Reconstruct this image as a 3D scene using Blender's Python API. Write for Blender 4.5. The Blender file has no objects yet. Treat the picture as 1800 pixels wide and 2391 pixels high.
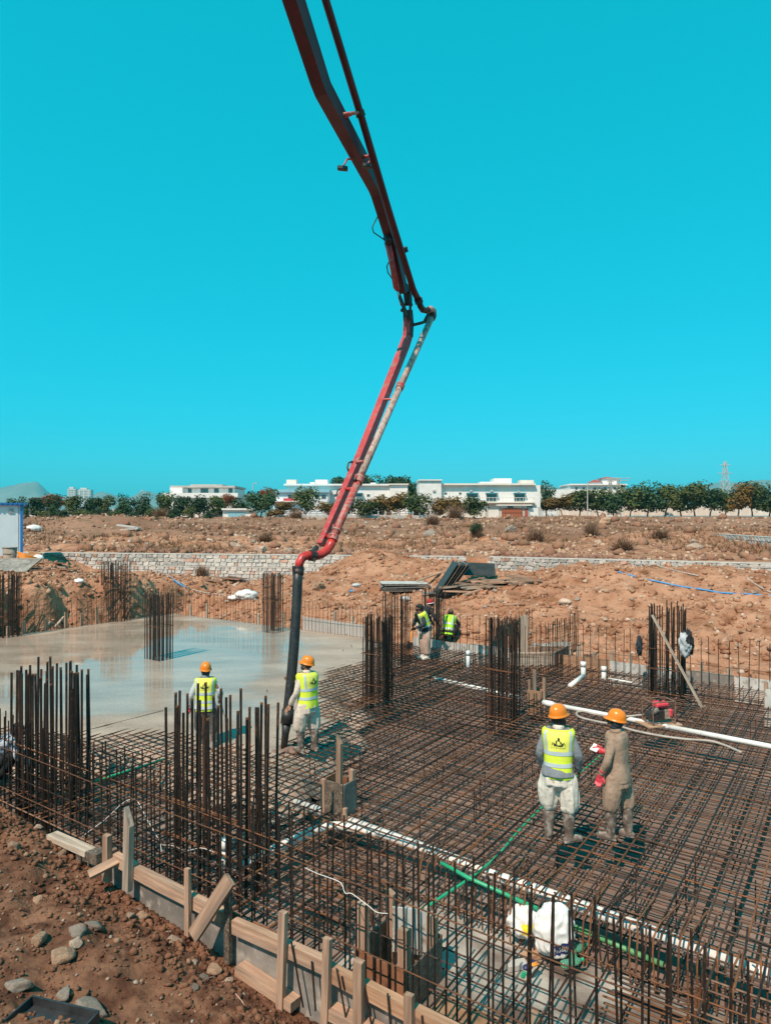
import bpy, bmesh, math, random
import numpy as np
from mathutils import Vector, Matrix, Quaternion, noise as mnoise
R = math.radians
random.seed(7); np.random.seed(7)
scene = bpy.context.scene
col = scene.collection

# ------------------------------------------------------------------ camera, sky, sun, exposure
CAM_H = 3.85          # eye height over the top of the rebar mat (z = 0)
F = 1590.0            # focal length in photograph pixels (1800 x 2391)
CX, HY = 900.0, 1210.0
cam_d = bpy.data.cameras.new('camera'); cam = bpy.data.objects.new('camera', cam_d); col.objects.link(cam)
cam.location = (0, 0, CAM_H); cam.rotation_euler = (R(90), 0, 0)
cam_d.sensor_fit = 'VERTICAL'; cam_d.sensor_height = 24.0; cam_d.lens = 24.0 * F / 2391.0
cam_d.shift_y = (HY - 1195.5) / 2391.0
cam_d.clip_start = 0.05; cam_d.clip_end = 30000
scene.camera = cam

SUN_EL, SUN_AZ = R(52), R(210)      # the sun stands behind and left of the camera (compass angle from +Y, clockwise)
world = bpy.data.worlds.new('World'); scene.world = world; world.use_nodes = True
nt = world.node_tree; nt.nodes.clear()
sky = nt.nodes.new('ShaderNodeTexSky'); sky.sky_type = 'NISHITA'; sky.sun_disc = False
sky.sun_elevation = SUN_EL; sky.sun_rotation = SUN_AZ
sky.air_density = 1.0; sky.dust_density = 0.6; sky.ozone_density = 1.0; sky.altitude = 300
sep = nt.nodes.new('ShaderNodeSeparateColor'); comb = nt.nodes.new('ShaderNodeCombineColor')
nt.links.new(sky.outputs[0], sep.inputs[0])
SKY_GAIN = ((2.2, 0.018), (0.32, 4.25), (0.46, 4.0))   # (power, gain) per channel: the deep teal of the photograph
for i, (pw, g) in enumerate(SKY_GAIN):
    p = nt.nodes.new('ShaderNodeMath'); p.operation = 'POWER'; p.inputs[1].default_value = pw
    m = nt.nodes.new('ShaderNodeMath'); m.operation = 'MULTIPLY'; m.inputs[1].default_value = g
    nt.links.new(sep.outputs[i], p.inputs[0]); nt.links.new(p.outputs[0], m.inputs[0]); nt.links.new(m.outputs[0], comb.inputs[i])
bg = nt.nodes.new('ShaderNodeBackground'); bg.inputs[1].default_value = 0.086
wout = nt.nodes.new('ShaderNodeOutputWorld')
nt.links.new(comb.outputs[0], bg.inputs[0]); nt.links.new(bg.outputs[0], wout.inputs[0])

sun_d = bpy.data.lights.new('sun', 'SUN'); sun_d.energy = 5.0; sun_d.angle = R(0.53); sun_d.color = (1.0, 0.79, 0.64)
sun = bpy.data.objects.new('sun', sun_d); col.objects.link(sun)
sdir = Vector((math.sin(SUN_AZ) * math.cos(SUN_EL), math.cos(SUN_AZ) * math.cos(SUN_EL), math.sin(SUN_EL)))
sun.rotation_euler = (-sdir).to_track_quat('-Z', 'Y').to_euler(); sun.location = sdir * 60
vs = scene.view_settings
vs.view_transform = 'Standard'; vs.look = 'None'; vs.exposure = 0.20; vs.gamma = 1.0; vs.use_curve_mapping = False

# ------------------------------------------------------------------ helpers
def W(px, py, d):                      # pixel + distance -> point
    return Vector(((px - CX) / F * d, d, CAM_H - (py - HY) / F * d))
def G(px, py, z=0.0):                  # pixel + height -> point
    d = (CAM_H - z) * F / (py - HY)
    return Vector(((px - CX) / F * d, d, z))
UD = Vector((0.820, -0.5725, 0)); VD = Vector((0.5725, 0.820, 0))   # the raft's two directions
def UV(u, v, z=0.0):
    p = UD * u + VD * v; return Vector((p.x, p.y, z))
def touv(p): return (p[0] * UD.x + p[1] * UD.y, p[0] * VD.x + p[1] * VD.y)
U0, U1, V0, V1 = -22.65, 6.0, 4.5, 17.5       # raft rectangle

def vnoise(x, y, seed=0):
    x = np.asarray(x, float); y = np.asarray(y, float)
    xi = np.floor(x).astype(np.int64); yi = np.floor(y).astype(np.int64); xf = x - xi; yf = y - yi
    def h(a, b):
        n = (a * 374761393 + b * 668265263 + seed * 982451653) & 0x7fffffff
        n = ((n ^ (n >> 13)) * 1274126177) & 0x7fffffff
        n = (n ^ (n >> 16)) & 0xffff
        return n / 65535.0
    sx = xf * xf * (3 - 2 * xf); sy = yf * yf * (3 - 2 * yf)
    a = h(xi, yi) * (1 - sx) + h(xi + 1, yi) * sx
    b = h(xi, yi + 1) * (1 - sx) + h(xi + 1, yi + 1) * sx
    return (a * (1 - sy) + b * sy) * 2 - 1
def fbm(x, y, oct=4, seed=0):
    s = 0.0; a = 1.0; f = 1.0
    for o in range(oct):
        s = s + a * vnoise(x * f, y * f, seed + o * 17); a *= 0.5; f *= 2.03
    return s
def sstep(a, b, x):
    t = np.clip((np.asarray(x, float) - a) / (b - a), 0, 1); return t * t * (3 - 2 * t)

MATS = {}
def mat(name, c1, c2=None, rough=0.8, scale=6.0, bump=0.0, bscale=None, metal=0.0, c3=None, c3amt=0.35, rand=0.0,
        rough2=None, spec=0.5, detail=5, coord='Object', trans=0.0, alpha=1.0, stretch=None, contrast=(0.35, 0.65), c3scale=None):
    m = bpy.data.materials.new(name); m.use_nodes = True; MATS[name] = m
    n = m.node_tree.nodes; l = m.node_tree.links; b = n['Principled BSDF']
    b.inputs['Roughness'].default_value = rough; b.inputs['Metallic'].default_value = metal
    b.inputs['Specular IOR Level'].default_value = spec
    if trans: b.inputs['Transmission Weight'].default_value = trans
    if alpha < 1: b.inputs['Alpha'].default_value = alpha
    tc = n.new('ShaderNodeTexCoord')
    if coord == 'grain': ga = n.new('ShaderNodeAttribute'); ga.attribute_name = 'grain'; vec = ga.outputs['Vector']
    else: vec = tc.outputs[coord]
    if stretch:
        mp = n.new('ShaderNodeMapping'); mp.inputs['Scale'].default_value = stretch; l.new(vec, mp.inputs[0]); vec = mp.outputs[0]
    nz = n.new('ShaderNodeTexNoise'); nz.inputs['Scale'].default_value = scale; nz.inputs['Detail'].default_value = detail
    nz.inputs['Roughness'].default_value = 0.65; l.new(vec, nz.inputs['Vector'])
    out = None
    if c2:
        r = n.new('ShaderNodeValToRGB'); r.color_ramp.elements[0].position = contrast[0]; r.color_ramp.elements[1].position = contrast[1]
        r.color_ramp.elements[0].color = (*c1, 1); r.color_ramp.elements[1].color = (*c2, 1)
        l.new(nz.outputs[0], r.inputs[0]); out = r.outputs[0]
        if rough2 is not None:
            mr = n.new('ShaderNodeMapRange'); mr.inputs[1].default_value = contrast[0]; mr.inputs[2].default_value = contrast[1]
            mr.inputs[3].default_value = rough; mr.inputs[4].default_value = rough2
            l.new(nz.outputs[0], mr.inputs[0]); l.new(mr.outputs[0], b.inputs['Roughness'])
        if c3:
            n2 = n.new('ShaderNodeTexNoise'); n2.inputs['Scale'].default_value = c3scale or scale * 3.7; n2.inputs['Detail'].default_value = 4
            mp2 = n.new('ShaderNodeMapping'); mp2.inputs['Location'].default_value = (13.1, 5.7, 2.2); l.new(vec, mp2.inputs[0]); l.new(mp2.outputs[0], n2.inputs['Vector'])
            r2 = n.new('ShaderNodeValToRGB'); r2.color_ramp.elements[0].position = 1 - c3amt - 0.12; r2.color_ramp.elements[1].position = 1 - c3amt + 0.06
            l.new(n2.outputs[0], r2.inputs[0])
            mx = n.new('ShaderNodeMix'); mx.data_type = 'RGBA'; l.new(r2.outputs[0], mx.inputs[0]); l.new(out, mx.inputs[6]); mx.inputs[7].default_value = (*c3, 1)
            out = mx.outputs[2]
        if rand:
            oi = n.new('ShaderNodeObjectInfo'); mr = n.new('ShaderNodeMapRange'); mr.inputs[3].default_value = 1 - rand; mr.inputs[4].default_value = 1 + rand
            l.new(oi.outputs['Random'], mr.inputs[0])
            hs = n.new('ShaderNodeHueSaturation'); l.new(out, hs.inputs['Color']); l.new(mr.outputs[0], hs.inputs['Value']); out = hs.outputs[0]
        l.new(out, b.inputs['Base Color'])
    else:
        b.inputs['Base Color'].default_value = (*c1, 1)
    if bump:
        nb = n.new('ShaderNodeTexNoise'); nb.inputs['Scale'].default_value = bscale or scale * 4; nb.inputs['Detail'].default_value = 6; l.new(vec, nb.inputs['Vector'])
        bp = n.new('ShaderNodeBump'); bp.inputs['Strength'].default_value = 1.0; bp.inputs['Distance'].default_value = bump
        l.new(nb.outputs[0], bp.inputs['Height']); l.new(bp.outputs[0], b.inputs['Normal'])
    return m

class MB:                                # collects shapes into ONE mesh (world coordinates)
    def __init__(s): s.v = []; s.f = []; s.mi = []; s.cur = 0; s.lc = None
    def add(s, vs, fs):
        o = len(s.v); s.v += [tuple(p) for p in vs]; s.f += [tuple(i + o for i in f) for f in fs]; s.mi += [s.cur] * len(fs); return s
    def box(s, c, size, rot=None, bev=0.0, taper=1.0):
        c = Vector(c); hx, hy, hz = size[0] / 2, size[1] / 2, size[2] / 2
        M = rot if rot is not None else Matrix.Identity(3)
        if bev <= 0:
            P = [Vector((x * hx * (taper if z > 0 else 1), y * hy * (taper if z > 0 else 1), z * hz)) for z in (-1, 1) for x, y in ((-1, -1), (1, -1), (1, 1), (-1, 1))]
            return s.add([c + M @ p for p in P], [(3, 2, 1, 0), (4, 5, 6, 7), (0, 1, 5, 4), (1, 2, 6, 5), (2, 3, 7, 6), (3, 0, 4, 7)])
        b = min(bev, hx * .9, hy * .9, hz * .9); P = []; fs = []
        ring = [(-1, -1, 1, 0), (1, -1, 0, 1), (1, 1, 1, 0), (-1, 1, 0, 1)]
        for z, ins in ((-hz, b), (-hz + b, 0), (hz - b, 0), (hz, b)):
            for sx, sy in ((-1, -1), (1, -1), (1, 1), (-1, 1)):
                k = b
                if (sx * sy) > 0: P += [Vector((sx * (hx - ins), sy * (hy - k - ins * .3), z)), Vector((sx * (hx - k - ins * .3), sy * (hy - ins), z))]
                else: P += [Vector((sx * (hx - k - ins * .3), sy * (hy - ins), z)), Vector((sx * (hx - ins), sy * (hy - k - ins * .3), z))]
        for r in range(3):
            for i in range(8): j = (i + 1) % 8; fs.append((r * 8 + i, r * 8 + j, r * 8 + 8 + j, r * 8 + 8 + i))
        fs.append(tuple(range(7, -1, -1))); fs.append(tuple(range(24, 32)))
        return s.add([c + M @ p for p in P], fs)
    def beam(s, a, b, w, h, up=(0, 0, 1), bev=0.0):   # w across, h along 'up'
        a = Vector(a); b = Vector(b); y = (b - a).normalized(); up = Vector(up); x = y.cross(up)
        if x.length < 1e-4: x = y.cross(Vector((1, 0, 0)))
        x.normalize(); z = x.cross(y); M = Matrix((x, y, z)).transposed()
        return s.box((a + b) / 2, (w, (b - a).length, h), M, bev)
    def tube(s, path, r, n=8, cap=True):
        path = [Vector(p) for p in path]; rs = r if isinstance(r, (list, tuple)) else [r] * len(path)
        vs = []; prev = None
        for i, p in enumerate(path):
            t = (path[min(i + 1, len(path) - 1)] - path[max(i - 1, 0)]).normalized()
            if prev is None:
                a = Vector((0, 0, 1)) if abs(t.z) < .9 else Vector((1, 0, 0)); x = t.cross(a).normalized()
            else:
                x = prev - t * prev.dot(t); x.normalize()
            prev = x; y = t.cross(x)
            for k in range(n):
                an = 2 * math.pi * k / n; vs.append(p + (x * math.cos(an) + y * math.sin(an)) * rs[i])
        fs = []
        for i in range(len(path) - 1):
            for k in range(n): j = (k + 1) % n; fs.append((i * n + k, i * n + j, (i + 1) * n + j, (i + 1) * n + k))
        if cap: fs.append(tuple(range(n - 1, -1, -1))); fs.append(tuple(range((len(path) - 1) * n, len(path) * n)))
        return s.add(vs, fs)
    def ell(s, c, r, M=None, n=12, m=8):             # ellipsoid
        c = Vector(c); M = M or Matrix.Identity(3); vs = []; fs = []
        for i in range(1, m):
            th = math.pi * i / m
            for k in range(n):
                ph = 2 * math.pi * k / n
                vs.append(c + M @ Vector((r[0] * math.sin(th) * math.cos(ph), r[1] * math.sin(th) * math.sin(ph), r[2] * math.cos(th))))
        vs.append(c + M @ Vector((0, 0, r[2]))); vs.append(c + M @ Vector((0, 0, -r[2]))); T = len(vs) - 2
        for i in range(m - 2):
            for k in range(n): j = (k + 1) % n; fs.append((i * n + k, (i + 1) * n + k, (i + 1) * n + j, i * n + j))
        for k in range(n): j = (k + 1) % n; fs.append((T, k, j)); fs.append((T + 1, (m - 2) * n + j, (m - 2) * n + k))
        return s.add(vs, fs)
    def loft(s, secs, n=16, e=2.0):                  # secs: (center, xaxis, yaxis) with axis lengths as radii
        vs = []; fs = []
        for c, ax, ay in secs:
            for k in range(n):
                an = 2 * math.pi * k / n; ca, sa = math.cos(an), math.sin(an)
                vs.append(Vector(c) + Vector(ax) * math.copysign(abs(ca) ** (2 / e), ca) + Vector(ay) * math.copysign(abs(sa) ** (2 / e), sa))
        for i in range(len(secs) - 1):
            for k in range(n): j = (k + 1) % n; fs.append((i * n + k, i * n + j, (i + 1) * n + j, (i + 1) * n + k))
        fs.append(tuple(range(n - 1, -1, -1))); fs.append(tuple(range((len(secs) - 1) * n, len(secs) * n)))
        return s.add(vs, fs)
    def mesh(s, name, base=(0, 0, 0)):
        me = bpy.data.meshes.new(name); b = Vector(base)
        me.from_pydata([Vector(p) - b for p in s.v], [], s.f); return me
    def build(s, name, material, parent=None, smooth=False):
        base = parent.get('_b', None) if parent is not None else None
        base = Vector(base) if base is not None else Vector((0, 0, 0))
        me = s.mesh(name, base)
        ms = material if isinstance(material, (list, tuple)) else [material]
        for m in ms: me.materials.append(MATS[m])
        if len(ms) > 1: me.polygons.foreach_set('material_index', s.mi)
        if s.lc and len(s.lc) == len(me.vertices): me.attributes.new('grain', 'FLOAT_VECTOR', 'POINT').data.foreach_set('vector', [c for p in s.lc for c in p])
        if smooth: me.polygons.foreach_set('use_smooth', [True] * len(me.polygons))
        o = bpy.data.objects.new(name, me); col.objects.link(o)
        if parent is not None: o.parent = parent; o['_b'] = tuple(base)
        return o

def tag(o, label=None, cat=None, group=None, kind=None):
    if label: o['label'] = label
    if cat: o['category'] = cat
    if group: o['group'] = group
    if kind: o['kind'] = kind
    return o
def thing(name, label, cat, loc=(0, 0, 0), group=None):
    o = bpy.data.objects.new(name, None); col.objects.link(o); o.location = loc; o['_b'] = tuple(loc)
    o.empty_display_size = 0.2
    return tag(o, label, cat, group)
def inst(name, me, parent=None, loc=(0, 0, 0), rot=(0, 0, 0), scale=(1, 1, 1)):
    o = bpy.data.objects.new(name, me); col.objects.link(o)
    if parent is not None:
        b = Vector(parent.get('_b', (0, 0, 0))); o.parent = parent; o['_b'] = tuple(b); loc = Vector(loc) - b
    o.location = loc; o.rotation_euler = rot; o.scale = scale
    return o
def gridmesh(name, xs, ys, hfun, material, kind='structure', smooth=True):
    X, Y = np.meshgrid(xs, ys); Z = hfun(X, Y); nx, ny = len(xs), len(ys)
    v = np.stack([X.ravel(), Y.ravel(), Z.ravel()], 1)
    i = np.arange(nx * ny).reshape(ny, nx)
    f = np.stack([i[:-1, :-1].ravel(), i[:-1, 1:].ravel(), i[1:, 1:].ravel(), i[1:, :-1].ravel()], 1)
    me = bpy.data.meshes.new(name); me.vertices.add(len(v)); me.vertices.foreach_set('co', v.ravel())
    me.loops.add(len(f) * 4); me.loops.foreach_set('vertex_index', f.ravel()); me.polygons.add(len(f))
    me.polygons.foreach_set('loop_start', np.arange(len(f)) * 4)
    if smooth: me.polygons.foreach_set('use_smooth', np.ones(len(f), bool))
    me.materials.append(MATS[material]); me.update(calc_edges=True); me.validate()
    o = bpy.data.objects.new(name, me); col.objects.link(o); o['kind'] = kind
    return o
# ------------------------------------------------------------------ materials
mat('soil', (0.135, 0.062, 0.036), (0.25, 0.122, 0.072), 0.95, 1.6, 0.03, 14, c3=(0.085, 0.035, 0.02), c3amt=0.42, detail=9, spec=0.2)
mat('soil_far', (0.29, 0.130, 0.072), (0.47, 0.255, 0.160), 0.95, 0.9, 0.10, 6, c3=(0.20, 0.085, 0.042), c3amt=0.36, detail=9, spec=0.15, c3scale=1.7)
mat('field', (0.22, 0.105, 0.066), (0.35, 0.19, 0.125), 0.95, 0.12, 0.10, 2.2, c3=(0.20, 0.12, 0.07), c3amt=0.38, detail=10, spec=0.1, c3scale=0.8)
mat('rock_brown', (0.30, 0.17, 0.10), (0.46, 0.30, 0.20), 0.9, 3, 0.02, 12, rand=0.3)
mat('rock_pale', (0.40, 0.27, 0.195), (0.54, 0.40, 0.31), 0.9, 3, 0.02, 12, rand=0.25)
mat('rock_grey', (0.25, 0.195, 0.155), (0.40, 0.325, 0.265), 0.9, 5, 0.02, 16, rand=0.25)
mat('rock_dark', (0.20, 0.095, 0.062), (0.32, 0.17, 0.115), 0.9, 2, 0.03, 8, rand=0.3)
mat('blinding', (0.15, 0.094, 0.072), (0.26, 0.170, 0.132), 0.85, 1.1, 0.006, 30, c3=(0.26, 0.20, 0.17), c3amt=0.36, detail=8, spec=0.3, c3scale=0.5)
mat('blinding_pale', (0.30, 0.26, 0.22), (0.46, 0.42, 0.37), 0.85, 2.0, 0.008, 25, c3=(0.13, 0.09, 0.07), c3amt=0.44, detail=8, spec=0.3, c3scale=1.4)
mat('pit_plate', (0.27, 0.15, 0.08), (0.36, 0.21, 0.12), 0.7, 3, 0.002, 20, c3=(0.16, 0.09, 0.06), c3amt=0.35)
mat('rebar', (0.032, 0.021, 0.018), (0.112, 0.052, 0.029), 0.62, 7, 0.0015, 160, metal=0.25, c3=(0.17, 0.066, 0.028), c3amt=0.34, rand=0.4, detail=4)
mat('rebar_dark', (0.016, 0.014, 0.014), (0.044, 0.029, 0.022), 0.58, 6, 0.0015, 170, metal=0.35, c3=(0.13, 0.055, 0.026), c3amt=0.31, rand=0.35, detail=4)
mat('rebar_rust', (0.12, 0.045, 0.018), (0.23, 0.085, 0.028), 0.8, 9, 0.0015, 120, rand=0.3, c3=(0.08, 0.035, 0.02), c3amt=0.36)
mat('rebar_light', (0.15, 0.085, 0.055), (0.23, 0.13, 0.085), 0.8, 6, 0.001, 120, rand=0.25, c3=(0.10, 0.05, 0.03), c3amt=0.4)
mat('timber', (0.29, 0.17, 0.11), (0.47, 0.30, 0.205), 0.88, 30, 0.003, 34, coord='grain', stretch=(1, 0.07, 1), rand=0.28, c3=(0.20, 0.135, 0.10), c3amt=0.36, c3scale=11)
mat('timber_grey', (0.30, 0.225, 0.17), (0.48, 0.39, 0.31), 0.88, 30, 0.003, 34, coord='grain', stretch=(1, 0.07, 1), rand=0.28, c3=(0.18, 0.13, 0.095), c3amt=0.36, c3scale=11)
mat('timber_bright', (0.36, 0.195, 0.11), (0.53, 0.31, 0.19), 0.88, 30, 0.003, 34, coord='grain', stretch=(1, 0.07, 1), rand=0.28, c3=(0.26, 0.15, 0.095), c3amt=0.36, c3scale=11)
mat('ply_grey', (0.13, 0.115, 0.10), (0.27, 0.24, 0.21), 0.75, 2.2, 0.003, 22, rand=0.25, c3=(0.40, 0.35, 0.30), c3amt=0.33, detail=9)
mat('ply_white', (0.40, 0.39, 0.36), (0.58, 0.57, 0.53), 0.8, 2.2, 0.002, 22, rand=0.15, c3=(0.26, 0.20, 0.15), c3amt=0.36)
mat('ply_brown', (0.20, 0.085, 0.045), (0.30, 0.14, 0.075), 0.6, 2.2, 0.002, 22, rand=0.2, c3=(0.12, 0.05, 0.03), c3amt=0.35)
mat('ply_black', (0.018, 0.017, 0.016), (0.05, 0.045, 0.04), 0.5, 2.2, 0.002, 22, rand=0.2)
mat('ply_film', (0.06, 0.045, 0.035), (0.16, 0.12, 0.09), 0.6, 12, 0.003, 40, c3=(0.36, 0.29, 0.22), c3amt=0.34)
mat('pvc', (0.80, 0.79, 0.76), (0.70, 0.67, 0.62), 0.32, 4, 0.0, spec=0.5, c3=(0.50, 0.44, 0.38), c3amt=0.30)
mat('green_pipe', (0.02, 0.30, 0.14), (0.03, 0.38, 0.19), 0.4, 8)
mat('green_dull', (0.09, 0.28, 0.11), (0.14, 0.36, 0.16), 0.5, 8)
mat('boom_red_lit', (0.36, 0.022, 0.028), (0.50, 0.06, 0.06), 0.45, 2.5, 0.001, 40, c3=(0.30, 0.15, 0.12), c3amt=0.36, detail=8)  # sunlit copy of the boom paint, brightness put into the colour, with worn patches
mat('boom_red_shaded', (0.065, 0.0025, 0.005), (0.11, 0.006, 0.009), 0.42, 2.5, 0.001, 40, c3=(0.04, 0.012, 0.012), c3amt=0.36, detail=8, stretch=(1, 1, .4))  # same paint darkened: shade of the upper arm's underside put into the colour
mat('pipe_red', (0.42, 0.035, 0.03), (0.52, 0.10, 0.08), 0.5, 4, 0.001, 40, c3=(0.34, 0.25, 0.21), c3amt=0.42, detail=8)
mat('pipe_bare', (0.40, 0.28, 0.235), (0.52, 0.40, 0.34), 0.55, 4, 0.001, 40, c3=(0.30, 0.10, 0.07), c3amt=0.40, detail=8, stretch=(1, 1, .5))
mat('elbow_red', (0.48, 0.02, 0.015), (0.58, 0.05, 0.04), 0.35, 5, c3=(0.10, 0.03, 0.03), c3amt=0.34)
mat('steel_dark', (0.02, 0.018, 0.018), (0.06, 0.05, 0.048), 0.5, 8, 0.001, 50, metal=0.3, c3=(0.14, 0.07, 0.05), c3amt=0.32)
mat('steel_bright', (0.55, 0.56, 0.58), (0.45, 0.46, 0.48), 0.25, 8, metal=0.9)
mat('rubber', (0.012, 0.012, 0.013), (0.03, 0.029, 0.028), 0.45, 5, 0.001, 60, c3=(0.09, 0.075, 0.06), c3amt=0.30)
mat('cable', (0.010, 0.010, 0.011), (0.02, 0.02, 0.02), 0.5, 8)
mat('hose_grey', (0.33, 0.28, 0.24), (0.45, 0.39, 0.34), 0.6, 6, 0.001, 60)
mat('white_paint', (0.78, 0.77, 0.74), (0.70, 0.68, 0.65), 0.6, 0.4, 0.0, c3=(0.66, 0.62, 0.57), c3amt=0.34)
mat('cream', (0.66, 0.60, 0.53), (0.74, 0.69, 0.62), 0.7, 0.5)
mat('blue_paint', (0.02, 0.15, 0.42), (0.03, 0.20, 0.50), 0.4, 3)
mat('cabin_wall', (0.62, 0.68, 0.72), (0.70, 0.75, 0.78), 0.5, 1.0)
mat('glass', (0.02, 0.05, 0.06), (0.05, 0.12, 0.14), 0.08, 2, spec=0.8)
mat('gate_wood', (0.28, 0.065, 0.02), (0.40, 0.11, 0.04), 0.45, 3, stretch=(6, 6, .6))
mat('roof_red', (0.30, 0.055, 0.04), (0.40, 0.09, 0.06), 0.8, 2)
mat('roof_blue', (0.20, 0.42, 0.50), (0.26, 0.50, 0.58), 0.6, 2)
mat('teal_shade', (0.03, 0.20, 0.26), (0.05, 0.27, 0.33), 0.7, 2)
mat('concrete_far', (0.40, 0.37, 0.34), (0.52, 0.48, 0.44), 0.9, 0.5)
mat('mortar', (0.44, 0.40, 0.36), (0.58, 0.54, 0.49), 0.95, 3, 0.01, 20)
mat('stone_a', (0.32, 0.30, 0.28), (0.50, 0.47, 0.43), 0.9, 3, 0.02, 10, rand=0.3)
mat('stone_b', (0.42, 0.24, 0.17), (0.52, 0.33, 0.25), 0.9, 3, 0.02, 10, rand=0.25)
mat('stone_c', (0.46, 0.41, 0.36), (0.58, 0.52, 0.47), 0.9, 3, 0.02, 10, rand=0.2)
mat('bark', (0.13, 0.09, 0.06), (0.22, 0.16, 0.11), 0.95, 4)
mat('leaf_dark', (0.020, 0.048, 0.018), (0.055, 0.095, 0.032), 0.7, 0.8, rand=0.25, spec=0.3)
mat('leaf_mid', (0.045, 0.070, 0.018), (0.11, 0.125, 0.035), 0.7, 0.8, rand=0.25, spec=0.3)
mat('leaf_gold', (0.13, 0.085, 0.022), (0.24, 0.13, 0.04), 0.8, 0.8, rand=0.2, spec=0.2)
mat('leaf_rust', (0.20, 0.055, 0.02), (0.30, 0.10, 0.035), 0.8, 0.8, rand=0.2, spec=0.2)
mat('dry_grass', (0.25, 0.135, 0.078), (0.38, 0.225, 0.14), 0.95, 0.35, c3=(0.20, 0.11, 0.06), c3amt=0.42, spec=0.1)
mat('dry_twig', (0.22, 0.13, 0.085), (0.32, 0.20, 0.13), 0.95, 2, spec=0.1)
mat('hill_rock', (0.16, 0.17, 0.13), (0.26, 0.25, 0.20), 1.0, 0.004, spec=0.0)
mat('tower_glass', (0.16, 0.24, 0.28), (0.22, 0.30, 0.33), 0.4, 0.05)
# people
mat('skin', (0.13, 0.058, 0.034), (0.18, 0.085, 0.052), 0.55, 14)
mat('skin_light', (0.26, 0.125, 0.075), (0.33, 0.17, 0.11), 0.55, 14)
mat('hair', (0.008, 0.006, 0.006), (0.02, 0.016, 0.014), 0.6, 30, 0.002, 90)
mat('hat_orange', (0.80, 0.235, 0.016), (0.74, 0.20, 0.012), 0.28, 3, spec=0.5, c3=(0.60, 0.19, 0.04), c3amt=0.28)
mat('vest_lime', (0.70, 0.84, 0.04), (0.78, 0.90, 0.07), 0.75, 5, 0.004, 16)
mat('vest_yellow', (0.80, 0.80, 0.10), (0.86, 0.86, 0.16), 0.75, 5, 0.003, 16)
mat('vest_green', (0.36, 0.80, 0.02), (0.46, 0.86, 0.05), 0.75, 5, 0.004, 16)
mat('reflect', (0.46, 0.55, 0.58), (0.54, 0.62, 0.65), 0.4, 10, 0.002, 20)
mat('print_black', (0.02, 0.022, 0.012), (0.035, 0.035, 0.02), 0.7, 20)
mat('cloth_grey', (0.17, 0.19, 0.21), (0.24, 0.26, 0.28), 0.9, 7, 0.008, 14)
mat('cloth_pale', (0.40, 0.44, 0.46), (0.50, 0.53, 0.54), 0.9, 7, 0.008, 14)
mat('cloth_white', (0.62, 0.57, 0.49), (0.72, 0.68, 0.60), 0.9, 6, 0.010, 12, c3=(0.40, 0.32, 0.24), c3amt=0.33)
mat('cloth_cream', (0.58, 0.48, 0.40), (0.68, 0.58, 0.49), 0.9, 6, 0.010, 12, c3=(0.42, 0.33, 0.26), c3amt=0.32)
mat('cloth_brown', (0.30, 0.205, 0.145), (0.37, 0.26, 0.19), 0.9, 6, 0.010, 12, c3=(0.24, 0.16, 0.11), c3amt=0.33)
mat('cloth_rose', (0.42, 0.28, 0.22), (0.52, 0.36, 0.29), 0.9, 6, 0.010, 12)
mat('cloth_navy', (0.012, 0.022, 0.03), (0.03, 0.045, 0.055), 0.85, 7, 0.008, 14)
mat('cloth_black', (0.010, 0.010, 0.012), (0.022, 0.022, 0.024), 0.85, 7, 0.006, 14)
mat('cloth_dusk', (0.045, 0.047, 0.05), (0.13, 0.115, 0.10), 0.9, 4, 0.008, 14)
mat('glove_red', (0.62, 0.04, 0.06), (0.72, 0.08, 0.10), 0.45, 10)
mat('boot', (0.08, 0.055, 0.042), (0.20, 0.15, 0.12), 0.75, 9, 0.003, 40, c3=(0.34, 0.30, 0.26), c3amt=0.40, c3scale=14)
mat('cap_red', (0.30, 0.012, 0.02), (0.36, 0.03, 0.03), 0.9, 20)
mat('plaid', (0.05, 0.10, 0.15), (0.42, 0.45, 0.50), 0.9, 9, contrast=(0.46, 0.52))
mat('orange_plastic', (0.80, 0.25, 0.02), (0.86, 0.32, 0.04), 0.4, 10)
mat('plastic_white', (0.82, 0.80, 0.76), (0.74, 0.72, 0.70), 0.35, 6, 0.012, 9)
mat('plastic_yellow', (0.82, 0.62, 0.02), (0.86, 0.68, 0.04), 0.4, 6)
mat('print_navy', (0.02, 0.025, 0.10), (0.03, 0.035, 0.13), 0.5, 9)
mat('carton', (0.48, 0.23, 0.11), (0.55, 0.29, 0.16), 0.9, 6)
mat('tarp_blue', (0.05, 0.22, 0.48), (0.08, 0.30, 0.58), 0.6, 6)
mat('tray_black', (0.012, 0.013, 0.014), (0.04, 0.042, 0.045), 0.35, 5)
mat('clear_green', (0.30, 0.75, 0.52), (0.25, 0.70, 0.46), 0.12, 1, trans=0.75)
def plastic_clear(): pass

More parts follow.
